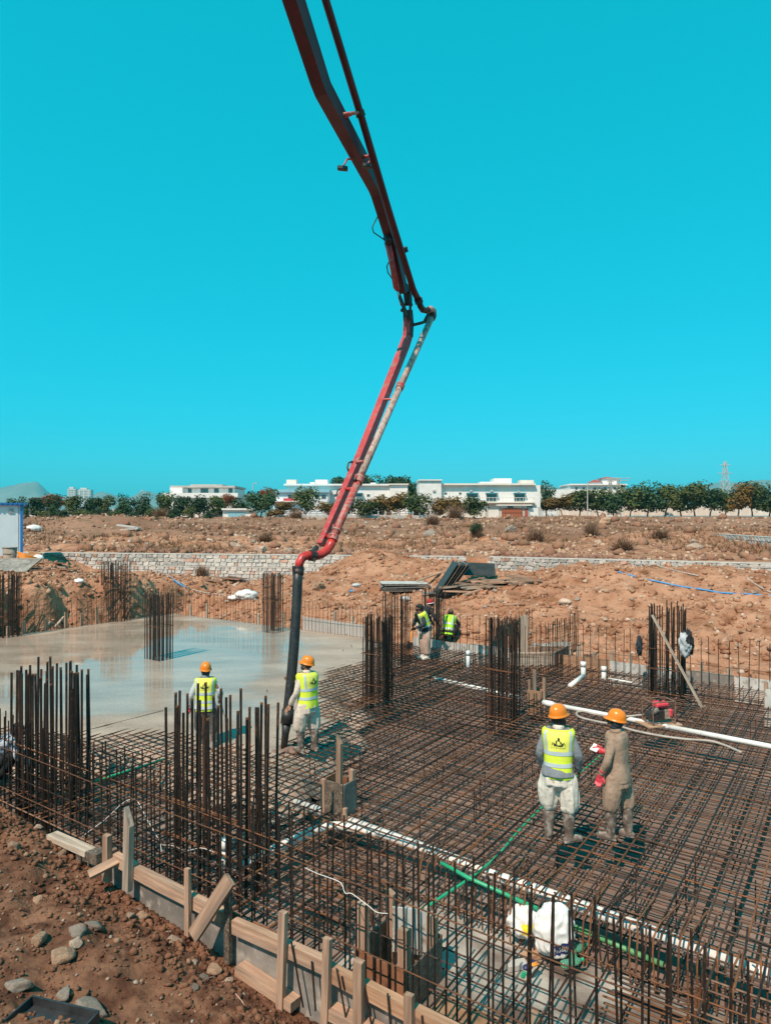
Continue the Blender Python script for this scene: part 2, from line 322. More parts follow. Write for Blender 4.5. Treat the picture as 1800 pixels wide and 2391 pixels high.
# wet concrete: glossy bleed water with duller patches
def wet_concrete():
    m = bpy.data.materials.new('wet_concrete'); m.use_nodes = True; MATS['wet_concrete'] = m
    n = m.node_tree.nodes; l = m.node_tree.links; b = n['Principled BSDF']
    tc = n.new('ShaderNodeTexCoord')
    def nz(scale, loc=(0, 0, 0), st=(1, 1, 1), det=6):
        mp = n.new('ShaderNodeMapping'); mp.inputs['Location'].default_value = loc; mp.inputs['Scale'].default_value = st; mp.inputs['Rotation'].default_value = (0, 0, R(-35))
        t = n.new('ShaderNodeTexNoise'); t.inputs['Scale'].default_value = scale; t.inputs['Detail'].default_value = det; t.inputs['Roughness'].default_value = .6
        l.new(tc.outputs['Object'], mp.inputs[0]); l.new(mp.outputs[0], t.inputs['Vector']); return t.outputs[0]
    def ramp(src, a, b_, c0, c1):
        r = n.new('ShaderNodeValToRGB'); r.color_ramp.elements[0].position = a; r.color_ramp.elements[1].position = b_
        r.color_ramp.elements[0].color = (*c0, 1); r.color_ramp.elements[1].color = (*c1, 1); l.new(src, r.inputs[0]); return r.outputs[0]
    big = nz(0.35, st=(1, 2.4, 1)); mid = nz(1.6, (3, 1, 0), (1, 2, 1)); fine = nz(24, (9, 2, 0))
    c = ramp(big, .38, .66, (0.32, 0.235, 0.18), (0.49, 0.375, 0.295))
    c2 = ramp(fine, .42, .72, (0, 0, 0), (0.5, 0.5, 0.5))
    mx = n.new('ShaderNodeMix'); mx.data_type = 'RGBA'; l.new(c2, mx.inputs[0]); l.new(c, mx.inputs[6]); mx.inputs[7].default_value = (0.16, 0.135, 0.115, 1)
    l.new(mx.outputs[2], b.inputs['Base Color'])
    at = n.new('ShaderNodeAttribute'); at.attribute_name = 'wet'
    ad = n.new('ShaderNodeMath'); ad.operation = 'ADD'; l.new(big, ad.inputs[0]); 
    m2 = n.new('ShaderNodeMath'); m2.operation = 'MULTIPLY'; m2.inputs[1].default_value = .35; l.new(mid, m2.inputs[0]); l.new(m2.outputs[0], ad.inputs[1])
    mr = n.new('ShaderNodeMapRange'); mr.inputs[1].default_value = .60; mr.inputs[2].default_value = .92; mr.inputs[3].default_value = 0.012; mr.inputs[4].default_value = 0.26
    l.new(ad.outputs[0], mr.inputs[0])
    mm = n.new('ShaderNodeMix'); mm.data_type = 'FLOAT'; l.new(at.outputs['Fac'], mm.inputs[0]); mm.inputs[2].default_value = 0.62; l.new(mr.outputs[0], mm.inputs[3])
    l.new(mm.outputs[0], b.inputs['Roughness'])
    b.inputs['Specular IOR Level'].default_value = 0.30
    bp = n.new('ShaderNodeBump'); bp.inputs['Distance'].default_value = 0.0012; l.new(mid, bp.inputs['Height'])
    b2 = n.new('ShaderNodeBump'); l.new(fine, b2.inputs['Height']); l.new(bp.outputs[0], b2.inputs['Normal'])
    dm = n.new('ShaderNodeMapRange'); dm.inputs[3].default_value = 0.012; dm.inputs[4].default_value = 0.0; l.new(at.outputs['Fac'], dm.inputs[0]); l.new(dm.outputs[0], b2.inputs['Distance'])
    l.new(b2.outputs[0], b.inputs['Normal'])
wet_concrete()

# ------------------------------------------------------------------ ground shapes
WALLX = [-40, -21.5, 5.7, 18.3, 40]; WALLY = [45.5, 42.7, 38.0, 32.4, 21]
def wall_y(x): return np.interp(x, WALLX, WALLY)
def h_far(x, y):
    base = 1.62 + 2.5 * np.clip((y - 40) / 95.0, 0, 1)
    amp = sstep(40, 50, y) * (1 - sstep(110, 170, y))
    n = 0.34 * fbm(x * .11, y * .11, 4, 5) + 0.20 * fbm(x * .5, y * .5, 4, 9)
    for (mx, my, r, hh) in ((-33, 78, 7, 1.6), (-22, 62, 5, .55), (-6, 66, 8, .5), (12, 70, 9, .7), (25, 60, 7, .4), (0, 95, 14, .5)):
        n = n + hh * np.exp(-((x - mx) ** 2 + ((y - my) * 1.3) ** 2) / (r * r))
    return base + n * amp
def h_mid(x, y):
    u = x * UD.x + y * UD.y; v = x * VD.x + y * VD.y
    n1 = fbm(x * .5, y * .5, 4, 3); n2 = fbm(x * 2.1, y * 2.1, 3, 8)
    t = v - V1 - 0.12
    L = -.38 + 1.05 * sstep(0.0, 1.9, t + .35 * n1) - .5 * sstep(5, 11, t) + .12 * n1
    Rr = -.38 + .30 * sstep(0, .5, t) + 1.62 * np.clip(t / 8.5, 0, 1) - 1.25 * sstep(9.5, 15.5, t) + .16 * n1
    w = sstep(-5.5, 3.5, x)
    far = L * (1 - w) + Rr * w
    for (mx, my, r, hh) in ((-1.1, 33.5, 2.3, 1.35), (-4.5, 31, 2.0, .5), (9.5, 26, 3.6, .5), (15, 24, 3.2, .45), (-12, 33, 3, .35), (3.0, 31.5, 2.0, .35)):
        far = far + hh * np.exp(-((x - mx) ** 2 + (y - my) ** 2) / (r * r))
    s = U0 - 0.12 - u
    left = -.40 + 1.9 * sstep(0.0, 1.1, s + .38 * n1 + .18 * n2) + .15 * n1 * sstep(0, 1, s)
    left = left - 1.35 * sstep(V1 - 1.5, V1 + 3.5, v) * sstep(-20, -14.5, x) * sstep(0, 1.5, s) - .55 * sstep(-21, -17, x) * sstep(38, 41, y)
    out = np.where(t > 0, np.where(s > 0, np.maximum(far, left), far), left)
    out = np.maximum(out, np.where(t > 0, left * sstep(-.3, .8, s) - .6 * (1 - sstep(-.3, .8, s)), -9))
    out = out + .085 * n2 + .06 * np.abs(fbm(x * 4.1, y * 4.1, 3, 21)) - .05
    inside = (u > U0 - .02) & (u < U1) & (v > V0) & (v < V1 + .02)
    out = np.where(inside, -.62, out)
    b = sstep(0.15, 0.5, y - wall_y(x))
    return out * (1 - b) + h_far(x, y) * b
def h_near(x, y):
    u = x * UD.x + y * UD.y; v = x * VD.x + y * VD.y
    hf = np.interp(u, [-14, -9.6, -8.05, -6.9, -4.9, -3.97, -1, 3], [.40, .12, .02, -.17, -.34, -.46, -.60, -.66])
    s = np.clip(V0 - 0.08 - v, 0, 9)
    h = hf + .10 * sstep(0.05, .6, s) + .17 * s
    n = .07 * fbm(x * 1.1, y * 1.1, 3, 31) + .040 * fbm(x * 4.3, y * 4.3, 4, 33) + .022 * np.abs(fbm(x * 13, y * 13, 3, 37))
    h = h + n * sstep(-.05, .4, s)
    return np.where(v > V0 - .03, -.62, h)
def h_any(x, y):
    x = float(x); y = float(y)
    return float(h_near(np.array([x]), np.array([y]))[0]) if y < 10.3 else float(h_mid(np.array([x]), np.array([y]))[0]) if y < 59 else float(h_far(np.array([x]), np.array([y]))[0])
DS = np.geomspace(2.5, 170, 1400)
def on_ground(px, py, d0=2.5, d1=160):
    d = DS[(DS >= d0) & (DS <= d1)]; x = (px - CX) / F * d; z = CAM_H - (py - HY) / F * d
    h = np.where(d < 10.3, h_near(x, d), np.where(d < 59, h_mid(x, d), h_far(x, d))); k = np.where(z <= h)[0]
    i = k[0] if len(k) else len(d) - 1
    return Vector((float(x[i]), float(d[i]), float(h[i])))

ys = np.concatenate([np.arange(-6, 10.36, .047)])
gridmesh('near_bank', np.arange(-11, 5, .047), ys, h_near, 'soil')
gridmesh('excavated_ground', np.arange(-34, 36, .15), np.arange(10.3, 60, .15), h_mid, 'soil_far')
def h_ground(x, y):
    z = np.where(y > 30, h_far(x, np.maximum(y, 45)), 2.0)
    inn = ((x > -33) & (x < 35) & (y > 9) & (y < 59)) | ((x > -10.5) & (x < 20) & (y > -5.5) & (y < 12))
    return np.where(inn, z - 6, z)
tt = np.linspace(-1, 1, 280)
gx = np.sinh(tt * 6.2) / math.sinh(6.2) * 9000
gy = np.concatenate([[-400, -150, -60, -20, -6, 8, 20, 40, 50], np.geomspace(59.3, 9000, 190)])
gridmesh('ground', gx, gy, h_ground, 'field')

# lean concrete floor under the cage
fm = MB(); P = [UV(U0 - .05, V0 - .05, -.45), UV(U1, V0 - .05, -.45), UV(U1, V1 + .05, -.45), UV(U0 - .05, V1 + .05, -.45)]
fm.add(P, [(0, 1, 2, 3)]); tag(fm.build('lean_concrete_floor', 'blinding'), kind='structure')
PU0, PU1, PV0, PV1 = -4.25, -1.15, 4.62, 6.42      # the deeper pit left open beside the near edge
fm = MB(); fm.add([UV(PU0 + .1, PV0, -.444), UV(PU1 + .3, PV0, -.444), UV(PU1 + .3, PV1 + .15, -.444), UV(PU0 + .1, PV1 + .15, -.444)], [(0, 1, 2, 3)])
tag(fm.build('pit_floor', 'blinding_pale'), kind='structure')
fm = MB(); fm.add([UV(-3.1, 4.66, -.440), UV(-1.75, 4.66, -.440), UV(-1.75, 5.35, -.440), UV(-3.1, 5.35, -.440)], [(0, 1, 2, 3)])
tag(fm.build('pit_sheet', 'pit_plate'), kind='structure')

# the poured slab
SP = [(-900, 1640), (-300, 1712), (100, 1726), (211, 1731), (405, 1742), (520, 1756), (600, 1786), (645, 1796), (700, 1772), (750, 1725), (775, 1680), (772, 1635), (745, 1602), (790, 1576), (850, 1547), (890, 1514), (900, 1487)]
SP = [touv(G(*p)) for p in SP] + [(U0 - 1, V1 + 1.5), (U0 - 1, 2.0)]
def poly_sd(px, py, poly):
    d = np.full(px.shape, 1e9); ins = np.zeros(px.shape, bool); n = len(poly)
    for i in range(n):
        ax, ay = poly[i]; bx, by = poly[(i + 1) % n]
        ex, ey = bx - ax, by - ay; t = np.clip(((px - ax) * ex + (py - ay) * ey) / (ex * ex + ey * ey), 0, 1)
        d = np.minimum(d, np.hypot(px - ax - t * ex, py - ay - t * ey))
        c = ((ay > py) != (by > py)) & (px < (bx - ax) * (py - ay) / ((by - ay) if by != ay else 1e-9) + ax); ins ^= c
    return np.where(ins, -d, d)
def slab_z(u, v):
    sd = poly_sd(u, v, SP) + .34 * fbm(u * 1.2, v * 1.2, 3, 41) + .05 * fbm(u * 6, v * 6, 2, 43)
    z = .034 - .075 * sstep(-.55, .10, sd) - .42 * sstep(.05, .85, sd)
    return z + .010 * fbm(u * 3.0, v * 3.0, 3, 47) * sstep(-1.6, -.2, sd), sd
us = np.arange(U0, -6.4, .075); vv = np.arange(V0 + .1, V1 + .001, .075)
Ug, Vg = np.meshgrid(us, vv); Zg, SD = slab_z(Ug, Vg)
me = bpy.data.meshes.new('wet_concrete_slab'); nx, ny = len(us), len(vv)
co = np.stack([Ug * UD.x + Vg * VD.x, Ug * UD.y + Vg * VD.y, Zg], -1).reshape(-1, 3)
ii = np.arange(nx * ny).reshape(ny, nx); fq = np.stack([ii[:-1, :-1].ravel(), ii[:-1, 1:].ravel(), ii[1:, 1:].ravel(), ii[1:, :-1].ravel()], 1)
keep = Zg.ravel()[fq].min(1) > -.44; fq = fq[keep]
me.from_pydata(co.tolist(), [], fq.tolist()); me.polygons.foreach_set('use_smooth', [True] * len(me.polygons))
wet = 1 - sstep(-2.3, -.7, SD + .5 * fbm(Ug * .9, Vg * .9, 3, 51)); a = me.attributes.new('wet', 'FLOAT', 'POINT'); a.data.foreach_set('value', wet.ravel().astype(np.float32))
me.materials.append(MATS['wet_concrete']); slab = bpy.data.objects.new('wet_concrete_slab', me); col.objects.link(slab); slab['kind'] = 'structure'
# ------------------------------------------------------------------ reinforcement
rnd = random.Random(11)
def bar_path(a, b, n=7, jz=.005, jl=.008):
    a = Vector(a); b = Vector(b); pts = []; n = max(2, n); side = (b - a).cross(Vector((0, 0, 1))).normalized()
    for i in range(n):
        t = i / (n - 1); pts.append(a.lerp(b, t) + Vector((0, 0, rnd.uniform(-jz, jz))) + side * rnd.uniform(-jl, jl))
    return pts
cage_mat = thing('rebar_mat', 'wide grid of rusty steel bars laid flat across the whole raft', 'rebar mat', UV(-9, 11, -.36))
def in_slab(u, v): return poly_sd(np.array([u]), np.array([v]), SP)[0] < -1.3
TB = 0
def top_bar(a, b, z, m):
    global TB
    L = (Vector(a) - Vector(b)).length
    if L < .3: return
    mb = MB(); p0 = UV(a[0], a[1], z); p1 = UV(b[0], b[1], z); mb.tube(bar_path(p0, p1, int(L / 2.2) + 3), .0098, 5); mb.build('bar', m, cage_mat); TB += 1
v = V0 + .12
while v < V1 - .1:                       # bars along u
    if v > 16.9 : m = 'rebar'
    m = rnd.choice(['rebar', 'rebar', 'rebar', 'rebar_light', 'rebar_rust'])
    ulo = U0 + .1
    # start where the bar comes out of the poured slab
    uu = np.arange(U0, U1, .1); sd = poly_sd(uu, np.full(uu.shape, v), SP); k = np.where(sd < -1.4)[0]
    if len(k): ulo = float(uu[k[-1]])
    if v < PV1 + .04:
        top_bar((ulo, v), (PU0 - rnd.uniform(0, .12), v), 0, m)
        top_bar((PU1 + rnd.uniform(0, .1), v), (3.2, v), 0, m)
    else: top_bar((ulo, v), (U1 if v > 9 else 4.2, v), 0, m)
    v += .158 * rnd.uniform(.9, 1.1)
u = U0 + .3
while u < U1 - .1:                       # bars along v, on top
    m = rnd.choice(['rebar', 'rebar', 'rebar_dark', 'rebar_dark', 'rebar_rust'])
    vlo = V0 + .1
    vvv = np.arange(V0, V1, .1); sd = poly_sd(np.full(vvv.shape, u), vvv, SP)
    free = np.where(sd > -1.4)[0]
    if PU0 - .02 < u < PU1: vlo = PV1 + rnd.uniform(-.02, .1)
    # runs outside the slab
    run = []
    for q in free:
        if vvv[q] < vlo: continue
        if run and vvv[q] - run[-1] > .15:
            if run[-1] - run[0] > .4: top_bar((u, run[0]), (u, run[-1]), .021, m)
            run = []
        run.append(float(vvv[q]))
    if run and run[-1] - run[0] > .4: top_bar((u, run[0]), (u, min(run[-1], V1 - .1)), .021, m)
    u += .168 * rnd.uniform(.88, 1.12)
print('TOP BARS', TB)
# bottom layer, chairs
mb = MB(); v = V0 + .1
while v < V1:
    mb.tube([UV(-19, v, -.375), UV(U1 - .5, v, -.375)], .0105, 4); v += .30 * rnd.uniform(.9, 1.1)
u = -20
while u < U1:
    mb.tube([UV(u, V0 + .1, -.355), UV(u, V1 - .1, -.355)], .0105, 4); u += .28 * rnd.uniform(.9, 1.1)
for i in range(420):
    a, b = rnd.uniform(-14, 5), rnd.uniform(V0 + .3, V1)
    if PU0 - .1 < a < PU1 + .1 and b < PV1 + .1 or in_slab(a, b): continue
    mb.tube([UV(a, b, -.44), UV(a + rnd.uniform(-.01, .01), b, .02 + (rnd.random() < .25) * rnd.uniform(.02, .09))], .008, 4)
for i in range(150):                     # lap bars and off-cuts lying on and in the grid
    a, b = rnd.uniform(-12, 5), rnd.uniform(V0 + .6, V1); L = rnd.uniform(.5, 2.2); th = rnd.choice([0, 0, 1.57, 1.57, rnd.uniform(-.1, .1), 1.57 + rnd.uniform(-.1, .1)])
    if PU0 - 2.4 < a < PU1 + .1 and b < PV1 + .3 or in_slab(a, b): continue
    z = rnd.choice([.035, .035, -.10, -.2, -.30]); mb.tube([UV(a, b, z), UV(a + L * math.cos(th), b + L * math.sin(th), z)], .009, 4)
low = mb.build('lower_layer', 'rebar', cage_mat); low['kind'] = 'stuff'
# bars bent down along the open pit
def hook(pts, m='rebar_rust', r=.0095):
    b = MB(); b.tube(pts, r, 5); b.build('bent_bar', m, cage_mat)
u = PU0 + .05
while u < PU1 + .9:
    o = rnd.uniform(-.03, .03); v = PV1 + rnd.uniform(-.05, .05); hh = rnd.uniform(.02, .11); lean = rnd.uniform(-.06, .06)
    P = [UV(u + lean, v + .75, .03)] if rnd.random() < .6 else [UV(u + lean, v + .22, .03 + hh * .5)]
    P += [UV(u + o, v + .18, .03 + hh * .9), UV(u + o, v + .08, .03 + hh), UV(u, v, hh * .6), UV(u, v - .03, -.07), UV(u + lean * .5, v - .04 + rnd.uniform(-.05, .03), -.40)]
    hook(P, rnd.choice(['rebar_rust', 'rebar_rust', 'rebar'])); u += .066 * rnd.uniform(.7, 1.3)
v = PV0 + .55
while v < PV1:
    for z0 in (.02, -.17):
        if rnd.random() < .25: continue
        u = PU0 + rnd.uniform(-.06, .06)
        hook([UV(u - .55, v, z0), UV(u - .12, v + rnd.uniform(-.03, .03), z0 + .04), UV(u, v, z0 + .015), UV(u + .06, v, z0 - .07), UV(u + .07, v, -.36 if z0 < 0 else -.2)], rnd.choice(['rebar_rust', 'rebar']))
    v += .10 * rnd.uniform(.8, 1.2)
v = PV0 + .2
while v < PV1 + .1:                       # the far side of the pit: bars curling up again
    u = PU1 + rnd.uniform(-.05, .08)
    hook([UV(u - .7, v, -.33), UV(u - .12, v, -.33), UV(u, v, -.28), UV(u + .05, v, -.18), UV(u + .06, v, rnd.uniform(-.08, .06))], rnd.choice(['rebar_rust', 'rebar', 'rebar']))
    v += .07 * rnd.uniform(.8, 1.3)

def make_cage(c_uv, a, b, na, nb, zb, zt, label, ties, r=.0125, m='rebar_dark', zj=.05, double=.25, lean=.02, extra=0, group='column starter cages'):
    cu, cv = c_uv; root = thing('column_cage', label, 'rebar cage', UV(cu, cv, zb), group)
    pos = [(cu - a / 2 + a * i / na, cv - b / 2) for i in range(na + 1)] + [(cu - a / 2 + a * i / na, cv + b / 2) for i in range(na + 1)]
    pos += [(cu - a / 2, cv - b / 2 + b * i / nb) for i in range(1, nb)] + [(cu + a / 2, cv - b / 2 + b * i / nb) for i in range(1, nb)]
    for (p, q) in pos:
        for k in range(1 + (rnd.random() < double)):
            pp = p + rnd.uniform(-.012, .012) + k * .028; qq = q + rnd.uniform(-.012, .012) + k * .01
            z1 = zt + rnd.uniform(-zj, zj) - k * rnd.uniform(0, .15); lx, ly = rnd.uniform(-lean, lean), rnd.uniform(-lean, lean)
            mb = MB(); mb.tube([UV(pp, qq, zb), UV(pp + lx * .25, qq + ly * .25, zb * .5 + z1 * .5), UV(pp + lx, qq + ly, z1)], r, 6)
            mb.build('bar', m if rnd.random() < .8 else 'rebar', root)
            if rnd.random() < .6:
                mb = MB(); e = UV(pp + lx, qq + ly, z1); mb.tube([e - Vector((0, 0, .018)), e + Vector((0, 0, .003))], r * 1.08, 6); mb.build('bar_end', 'rebar_rust', root)
    for z in ties:
        for k in range(2 if rnd.random() < .4 else 1):
            s = .018; A, B = a / 2 + s, b / 2 + s; zz = z + k * .022
            c = [UV(cu - A, cv - B, zz), UV(cu + A, cv - B, zz + rnd.uniform(-.02, .02)), UV(cu + A, cv + B, zz + rnd.uniform(-.02, .02)), UV(cu - A, cv + B, zz), UV(cu - A, cv - B - .04, zz)]
            mb = MB(); mb.tube(c, .0065, 5); mb.build('tie', 'rebar_rust', root)
    return root
def at(px, py, z=0): return touv(G(px, py, z))
K1 = make_cage((-9.50, 5.23), 1.1, .52, 8, 4, -.42, 1.70, 'tall thick-barred cage at the left, half buried by the soil bank', [.62, .30], r=.0165, double=.45, zj=.10)
K2 = make_cage((-6.18, 5.47), 1.2, .60, 8, 4, -.42, 1.69, 'tall thick-barred cage in the foreground in front of the man in grey', [.52, .10], r=.0165, double=.35, zj=.11)
make_cage(at(883, 1628), .50, .38, 6, 5, -.3, 1.76, 'dense dark cage right of the pump hose at the edge of the pour', [.95, .3], zj=.04, double=.5)
make_cage(at(1173, 1676), .50, .40, 6, 5, -.3, 1.90, 'dense dark cage standing left of the two talking workers', [.95, .45, .05], zj=.05, double=.5)
kc = at(1555, 1618)
make_cage(kc, .62, .50, 5, 3, -.3, 1.92, 'dark cage with a plank leaning on it near the right edge', [1.0, .55, .05], zj=.1, double=.9)
make_cage(at(371, 1541), .58, .42, 7, 5, -.1, 1.82, 'grey cage standing alone in the wet concrete', [.95], zj=.03)
make_cage(at(272, 1450), 1.0, .55, 9, 4, -.1, 2.22, 'wide cage at the far left corner of the poured slab', [1.25, .45], zj=.04)
make_cage(at(637, 1478), .55, .42, 6, 4, -.1, 2.02, 'thin cage at the far edge of the slab left of the hose', [1.1], zj=.04)
make_cage(at(15, 1487), .85, .55, 7, 4, -.1, 2.08, 'cage cut by the left border of the picture', [1.2, .7], zj=.04)
make_cage(at(925, 1550), .55, .42, 6, 4, -.3, 1.84, 'cage just behind the dense one right of the hose', [1.0], zj=.05)
make_cage(at(1010, 1505), .50, .42, 6, 4, -.3, 1.72, 'far cage behind the three workers bending at the edge', [.9], zj=.05)

def bar_row(label, a, b, step, zb, zt, ties, m='rebar', r=.009, zj=.06, lean=.03, gr='starter bar rows'):
    a = Vector((*a, 0)); b = Vector((*b, 0)); L = (b - a).length; root = thing('starter_bar_row', label, 'rebar row', UV(a.x, a.y, zb), gr); n = int(L / step)
    dn = (b - a) / L
    for i in range(n + 1):
        p = a + dn * (i * step + rnd.uniform(-.03, .03)); z1 = zt + rnd.uniform(-zj, zj)
        q = p + Vector((rnd.uniform(-lean, lean), rnd.uniform(-lean, lean), 0))
        mb = MB(); mb.tube([UV(p.x, p.y, zb), UV(p.x, p.y, zb * .6 + z1 * .4), UV(q.x, q.y, z1)], r, 5); mb.build('bar', m if rnd.random() < .7 else 'rebar_dark', root)
    for z in ties:
        mb = MB(); mb.tube(bar_path(UV(a.x, a.y - .015, z), UV(b.x, b.y - .015, z), max(4, int(L / 1.5)), .012, .004), .0065, 5); mb.build('tie_bar', 'rebar_rust' if rnd.random() < .6 else 'rebar', root)
    return root
bar_row('long far row of thin upright bars behind the wet slab and the rubble pit', (U0 + .1, V1 - .12), (-12.3, V1 - .12), .155, -.1, 1.02, [.55])
bar_row('far row of thin upright bars in front of the big earth heap', (-12.1, V1 - .12), (2.5, V1 - .12), .20, -.4, 1.06, [.42])
bar_row('row of upright bars in front of the dark cut bank at left', (U0 + .12, 9.4), (U0 + .12, V1 - .3), .19, -.1, 1.10, [.62])
bar_row('outer near row of upright bars along the timber formwork', (-10.4, V0 + .14), (-.7, V0 + .14), .165, -.43, 1.12, [.72, .18], m='rebar_dark', r=.0095)
bar_row('inner near row of upright bars between formwork and pit', (-10.3, V0 + .36), (-.4, V0 + .36), .165, -.43, 1.10, [.70, .22], m='rebar_dark', r=.0095)
# starter bars of the small shaft behind the dense cage
s0 = at(1215, 1548); s1 = at(1320, 1545)
bar_row('crowded row of upright bars at the left side of the small shaft', (s0[0] - .2, s0[1] - 1.1), (s0[0] - .2, s0[1] + 1.3), .10, -.4, 1.25, [.4, .75, 1.05])
bar_row('crowded row of upright bars at the right side of the small shaft', (s1[0], s1[1] - 1.2), (s1[0], s1[1] + 1.0), .10, -.4, 1.2, [.35, .7, 1.0])
bar_row('row of upright bars between the dense cage and the shovel', (s0[0] - .2, s0[1] - 1.2), (s1[0], s1[1] - 1.3), .13, -.4, 1.1, [.4])
# ------------------------------------------------------------------ concrete pump boom
PHI = R(27); PX0, PD0 = -1.68, 11.45; PN = Vector((math.cos(PHI), -math.sin(PHI), 0))
def BP(px, py, off=0.0):
    a = (px - CX) / F; d = (off + PX0 * math.cos(PHI) - PD0 * math.sin(PHI)) / (a * math.cos(PHI) - math.sin(PHI)); return W(px, py, d)
def c7(x, y, off=0.0): return BP(600 + .3165 * x, .3165 * y, off)
def c8(x, y, off=0.0): return BP(600 + .3165 * x, 650 + .3165 * y, off)
boom = thing('concrete_pump_boom', 'red articulated concrete pump boom with black hose hanging over the slab', 'pump boom', G(663, 1745, .02))
def boxloft(path, ws, hs):
    mb = MB(); vs = []; fs = []
    for i, p in enumerate(path):
        t = (path[min(i + 1, len(path) - 1)] - path[max(i - 1, 0)]).normalized(); e = t.cross(PN).normalized()
        for sx, sy in ((-1, -1), (1, -1), (1, 1), (-1, 1)): vs.append(p + PN * sx * ws[i] / 2 + e * sy * hs[i] / 2)
    for i in range(len(path) - 1):
        for k in range(4): j = (k + 1) % 4; fs.append((i * 4 + k, i * 4 + j, i * 4 + 4 + j, i * 4 + 4 + k))
    fs.append((3, 2, 1, 0)); fs.append(tuple(len(path) * 4 - 4 + k for k in range(4)))
    mb.add(vs, fs); return mb
up = [c7(20, -780), c7(272, 0), c7(465, 600), c7(490, 665), c7(868, 1370), c7(890, 1430), c7(1000, 1800), c7(1082, 2160)]
arm = boxloft(up, [.27, .26, .25, .25, .22, .21, .19, .17], [.36, .34, .32, .31, .27, .26, .22, .18]).build('upper_arm', 'boom_red_shaded', boom)
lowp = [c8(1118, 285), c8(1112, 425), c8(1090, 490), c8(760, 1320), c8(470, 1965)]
larm = boxloft(lowp, [.17, .17, .165, .14, .10], [.16, .17, .19, .17, .12]).build('lower_arm', 'boom_red_lit', boom)
for s in (-1, 1):                         # fork plates and link at the knuckle
    mb = MB(); mb.beam(c8(1050, 130, s * .075), c8(1122, 310, s * .075), .02, .14, up=PN.cross(Vector((0, 0, 1)))); mb.build('knuckle_plate', 'steel_dark', boom)
    mb = MB(); mb.beam(c8(1135, 60, s * .095), c8(1128, 300, s * .095), .018, .11, up=PN.cross(Vector((0, 0, 1)))); mb.build('knuckle_plate', 'steel_dark', boom)
boxloft([c8(1112, 235), c8(1118, 330), c8(1113, 428)], [.20, .20, .185], [.10, .15, .17]).build('fork', 'steel_dark', boom)
boxloft([c7(1075, 2120), c8(1110, 90), c8(1118, 200)], [.18, .17, .15], [.19, .16, .10]).build('arm_end', 'steel_dark', boom)
for p in ((1072, 235), (1120, 290), (1135, 195)):
    mb = MB(); mb.tube([c8(*p, -.13), c8(*p, .13)], .045, 10); mb.build('pin', 'steel_dark', boom)
cy = MB(); cy.tube([c7(962, 1770, .0), c7(1035, 2140, .0)], .062, 14); cyl = cy.build('cylinder', 'boom_red_lit', boom, True)
mb = MB(); mb.tube([c7(1035, 2140), c8(1066, 200)], .028, 10); mb.build('piston_rod', 'steel_bright', cyl, True)
mb = MB(); mb.tube([c7(955, 1752, -.05), c7(972, 1790, .08)], .075, 10); mb.build('end_block', 'steel_dark', cyl)
# delivery pipe
OFF = .27
pu = [c7(330, -620, OFF), c7(507, 0, OFF), c7(760, 830, OFF), c7(965, 1530, OFF), c7(1150, 2130, OFF), c8(1192, 165, OFF)]
mb = MB(); mb.tube(pu, .072, 14); mb.build('delivery_pipe', 'boom_red_shaded', boom, True)
mb = MB(); mb.tube([c8(1188, 150, OFF), c8(1205, 205, OFF), c8(1222, 232, OFF), c8(1250, 238, OFF), c8(1270, 228, OFF + .05)], .072, 12); mb.build('pipe_elbow', 'steel_dark', boom, True)
mb = MB(); mb.tube([c8(1255, 236, OFF), c8(1282, 226, OFF), c8(1300, 240, OFF), c8(1302, 262, OFF), c8(1290, 290, OFF)], .078, 12); mb.build('pipe_elbow', 'pipe_bare', boom, True)
mb = MB(); mb.tube([c8(1292, 280, OFF), c8(1055, 800, OFF)], .072, 14); mb.build('delivery_pipe', 'pipe_bare', boom, True)
mb = MB(); mb.tube([c8(1055, 800, OFF), c8(755, 1480, OFF)], .072, 14); mb.build('delivery_pipe', 'pipe_bare', boom, True)
mb = MB(); mb.tube([c8(755, 1480, OFF), c8(556, 1930, OFF)], .074, 14); mb.build('delivery_pipe', 'pipe_red', boom, True)
mb = MB(); mb.tube([c8(560, 1920, OFF), c8(545, 1965, OFF * .95), c8(515, 2010, OFF * .85), c8(470, 2038, OFF * .7), c8(425, 2045, OFF * .5), c8(405, 2045, OFF * .45)], .078, 14); mb.build('pipe_elbow', 'elbow_red', boom, True)
mb = MB(); mb.tube([c8(410, 2044, OFF * .45), c8(370, 2042, OFF * .3), c8(335, 2060, OFF * .15), c8(315, 2095, .02), c8(306, 2145, 0)], [.078, .078, .078, .076, .07], 14); mb.build('pipe_elbow', 'elbow_red', boom, True)
def clamp(p, q, r=.092, L=.05, m='steel_dark'):
    d = (Vector(q) - Vector(p)).normalized(); mb = MB(); p = Vector(p)
    for s in (-1, 1): mb.tube([p + d * (s * L * .7 - L * .32), p + d * (s * L * .7 + L * .32)], r, 14)
    mb.tube([p - d * L * .4, p + d * L * .4], r * .96, 14)
    x = d.orthogonal().normalized(); mb.box(p + x * r * 1.05, (.05, .05, .07)); mb.build('clamp', m, boom)
clamp(c7(762, 838, OFF), c7(965, 1530, OFF)); clamp(c7(1083, 1845, OFF), c7(1150, 2130, OFF)); clamp(c8(1192, 165, OFF), c8(1205, 205, OFF), .095)
clamp(c8(1290, 284, OFF), c8(1055, 800, OFF), .098); clamp(c8(1055, 800, OFF), c8(755, 1480, OFF), .09, .06, 'pipe_red'); clamp(c8(752, 1486, OFF), c8(556, 1930, OFF), .098, .08, 'pipe_red')
clamp(c8(590, 1850, OFF), c8(556, 1930, OFF), .09, .05, 'pipe_red'); clamp(c8(562, 1915, OFF), c8(545, 1965, OFF), .098, .05, 'pipe_red'); clamp(c8(407, 2045, OFF * .45), c8(370, 2042, OFF * .3), .10, .05)
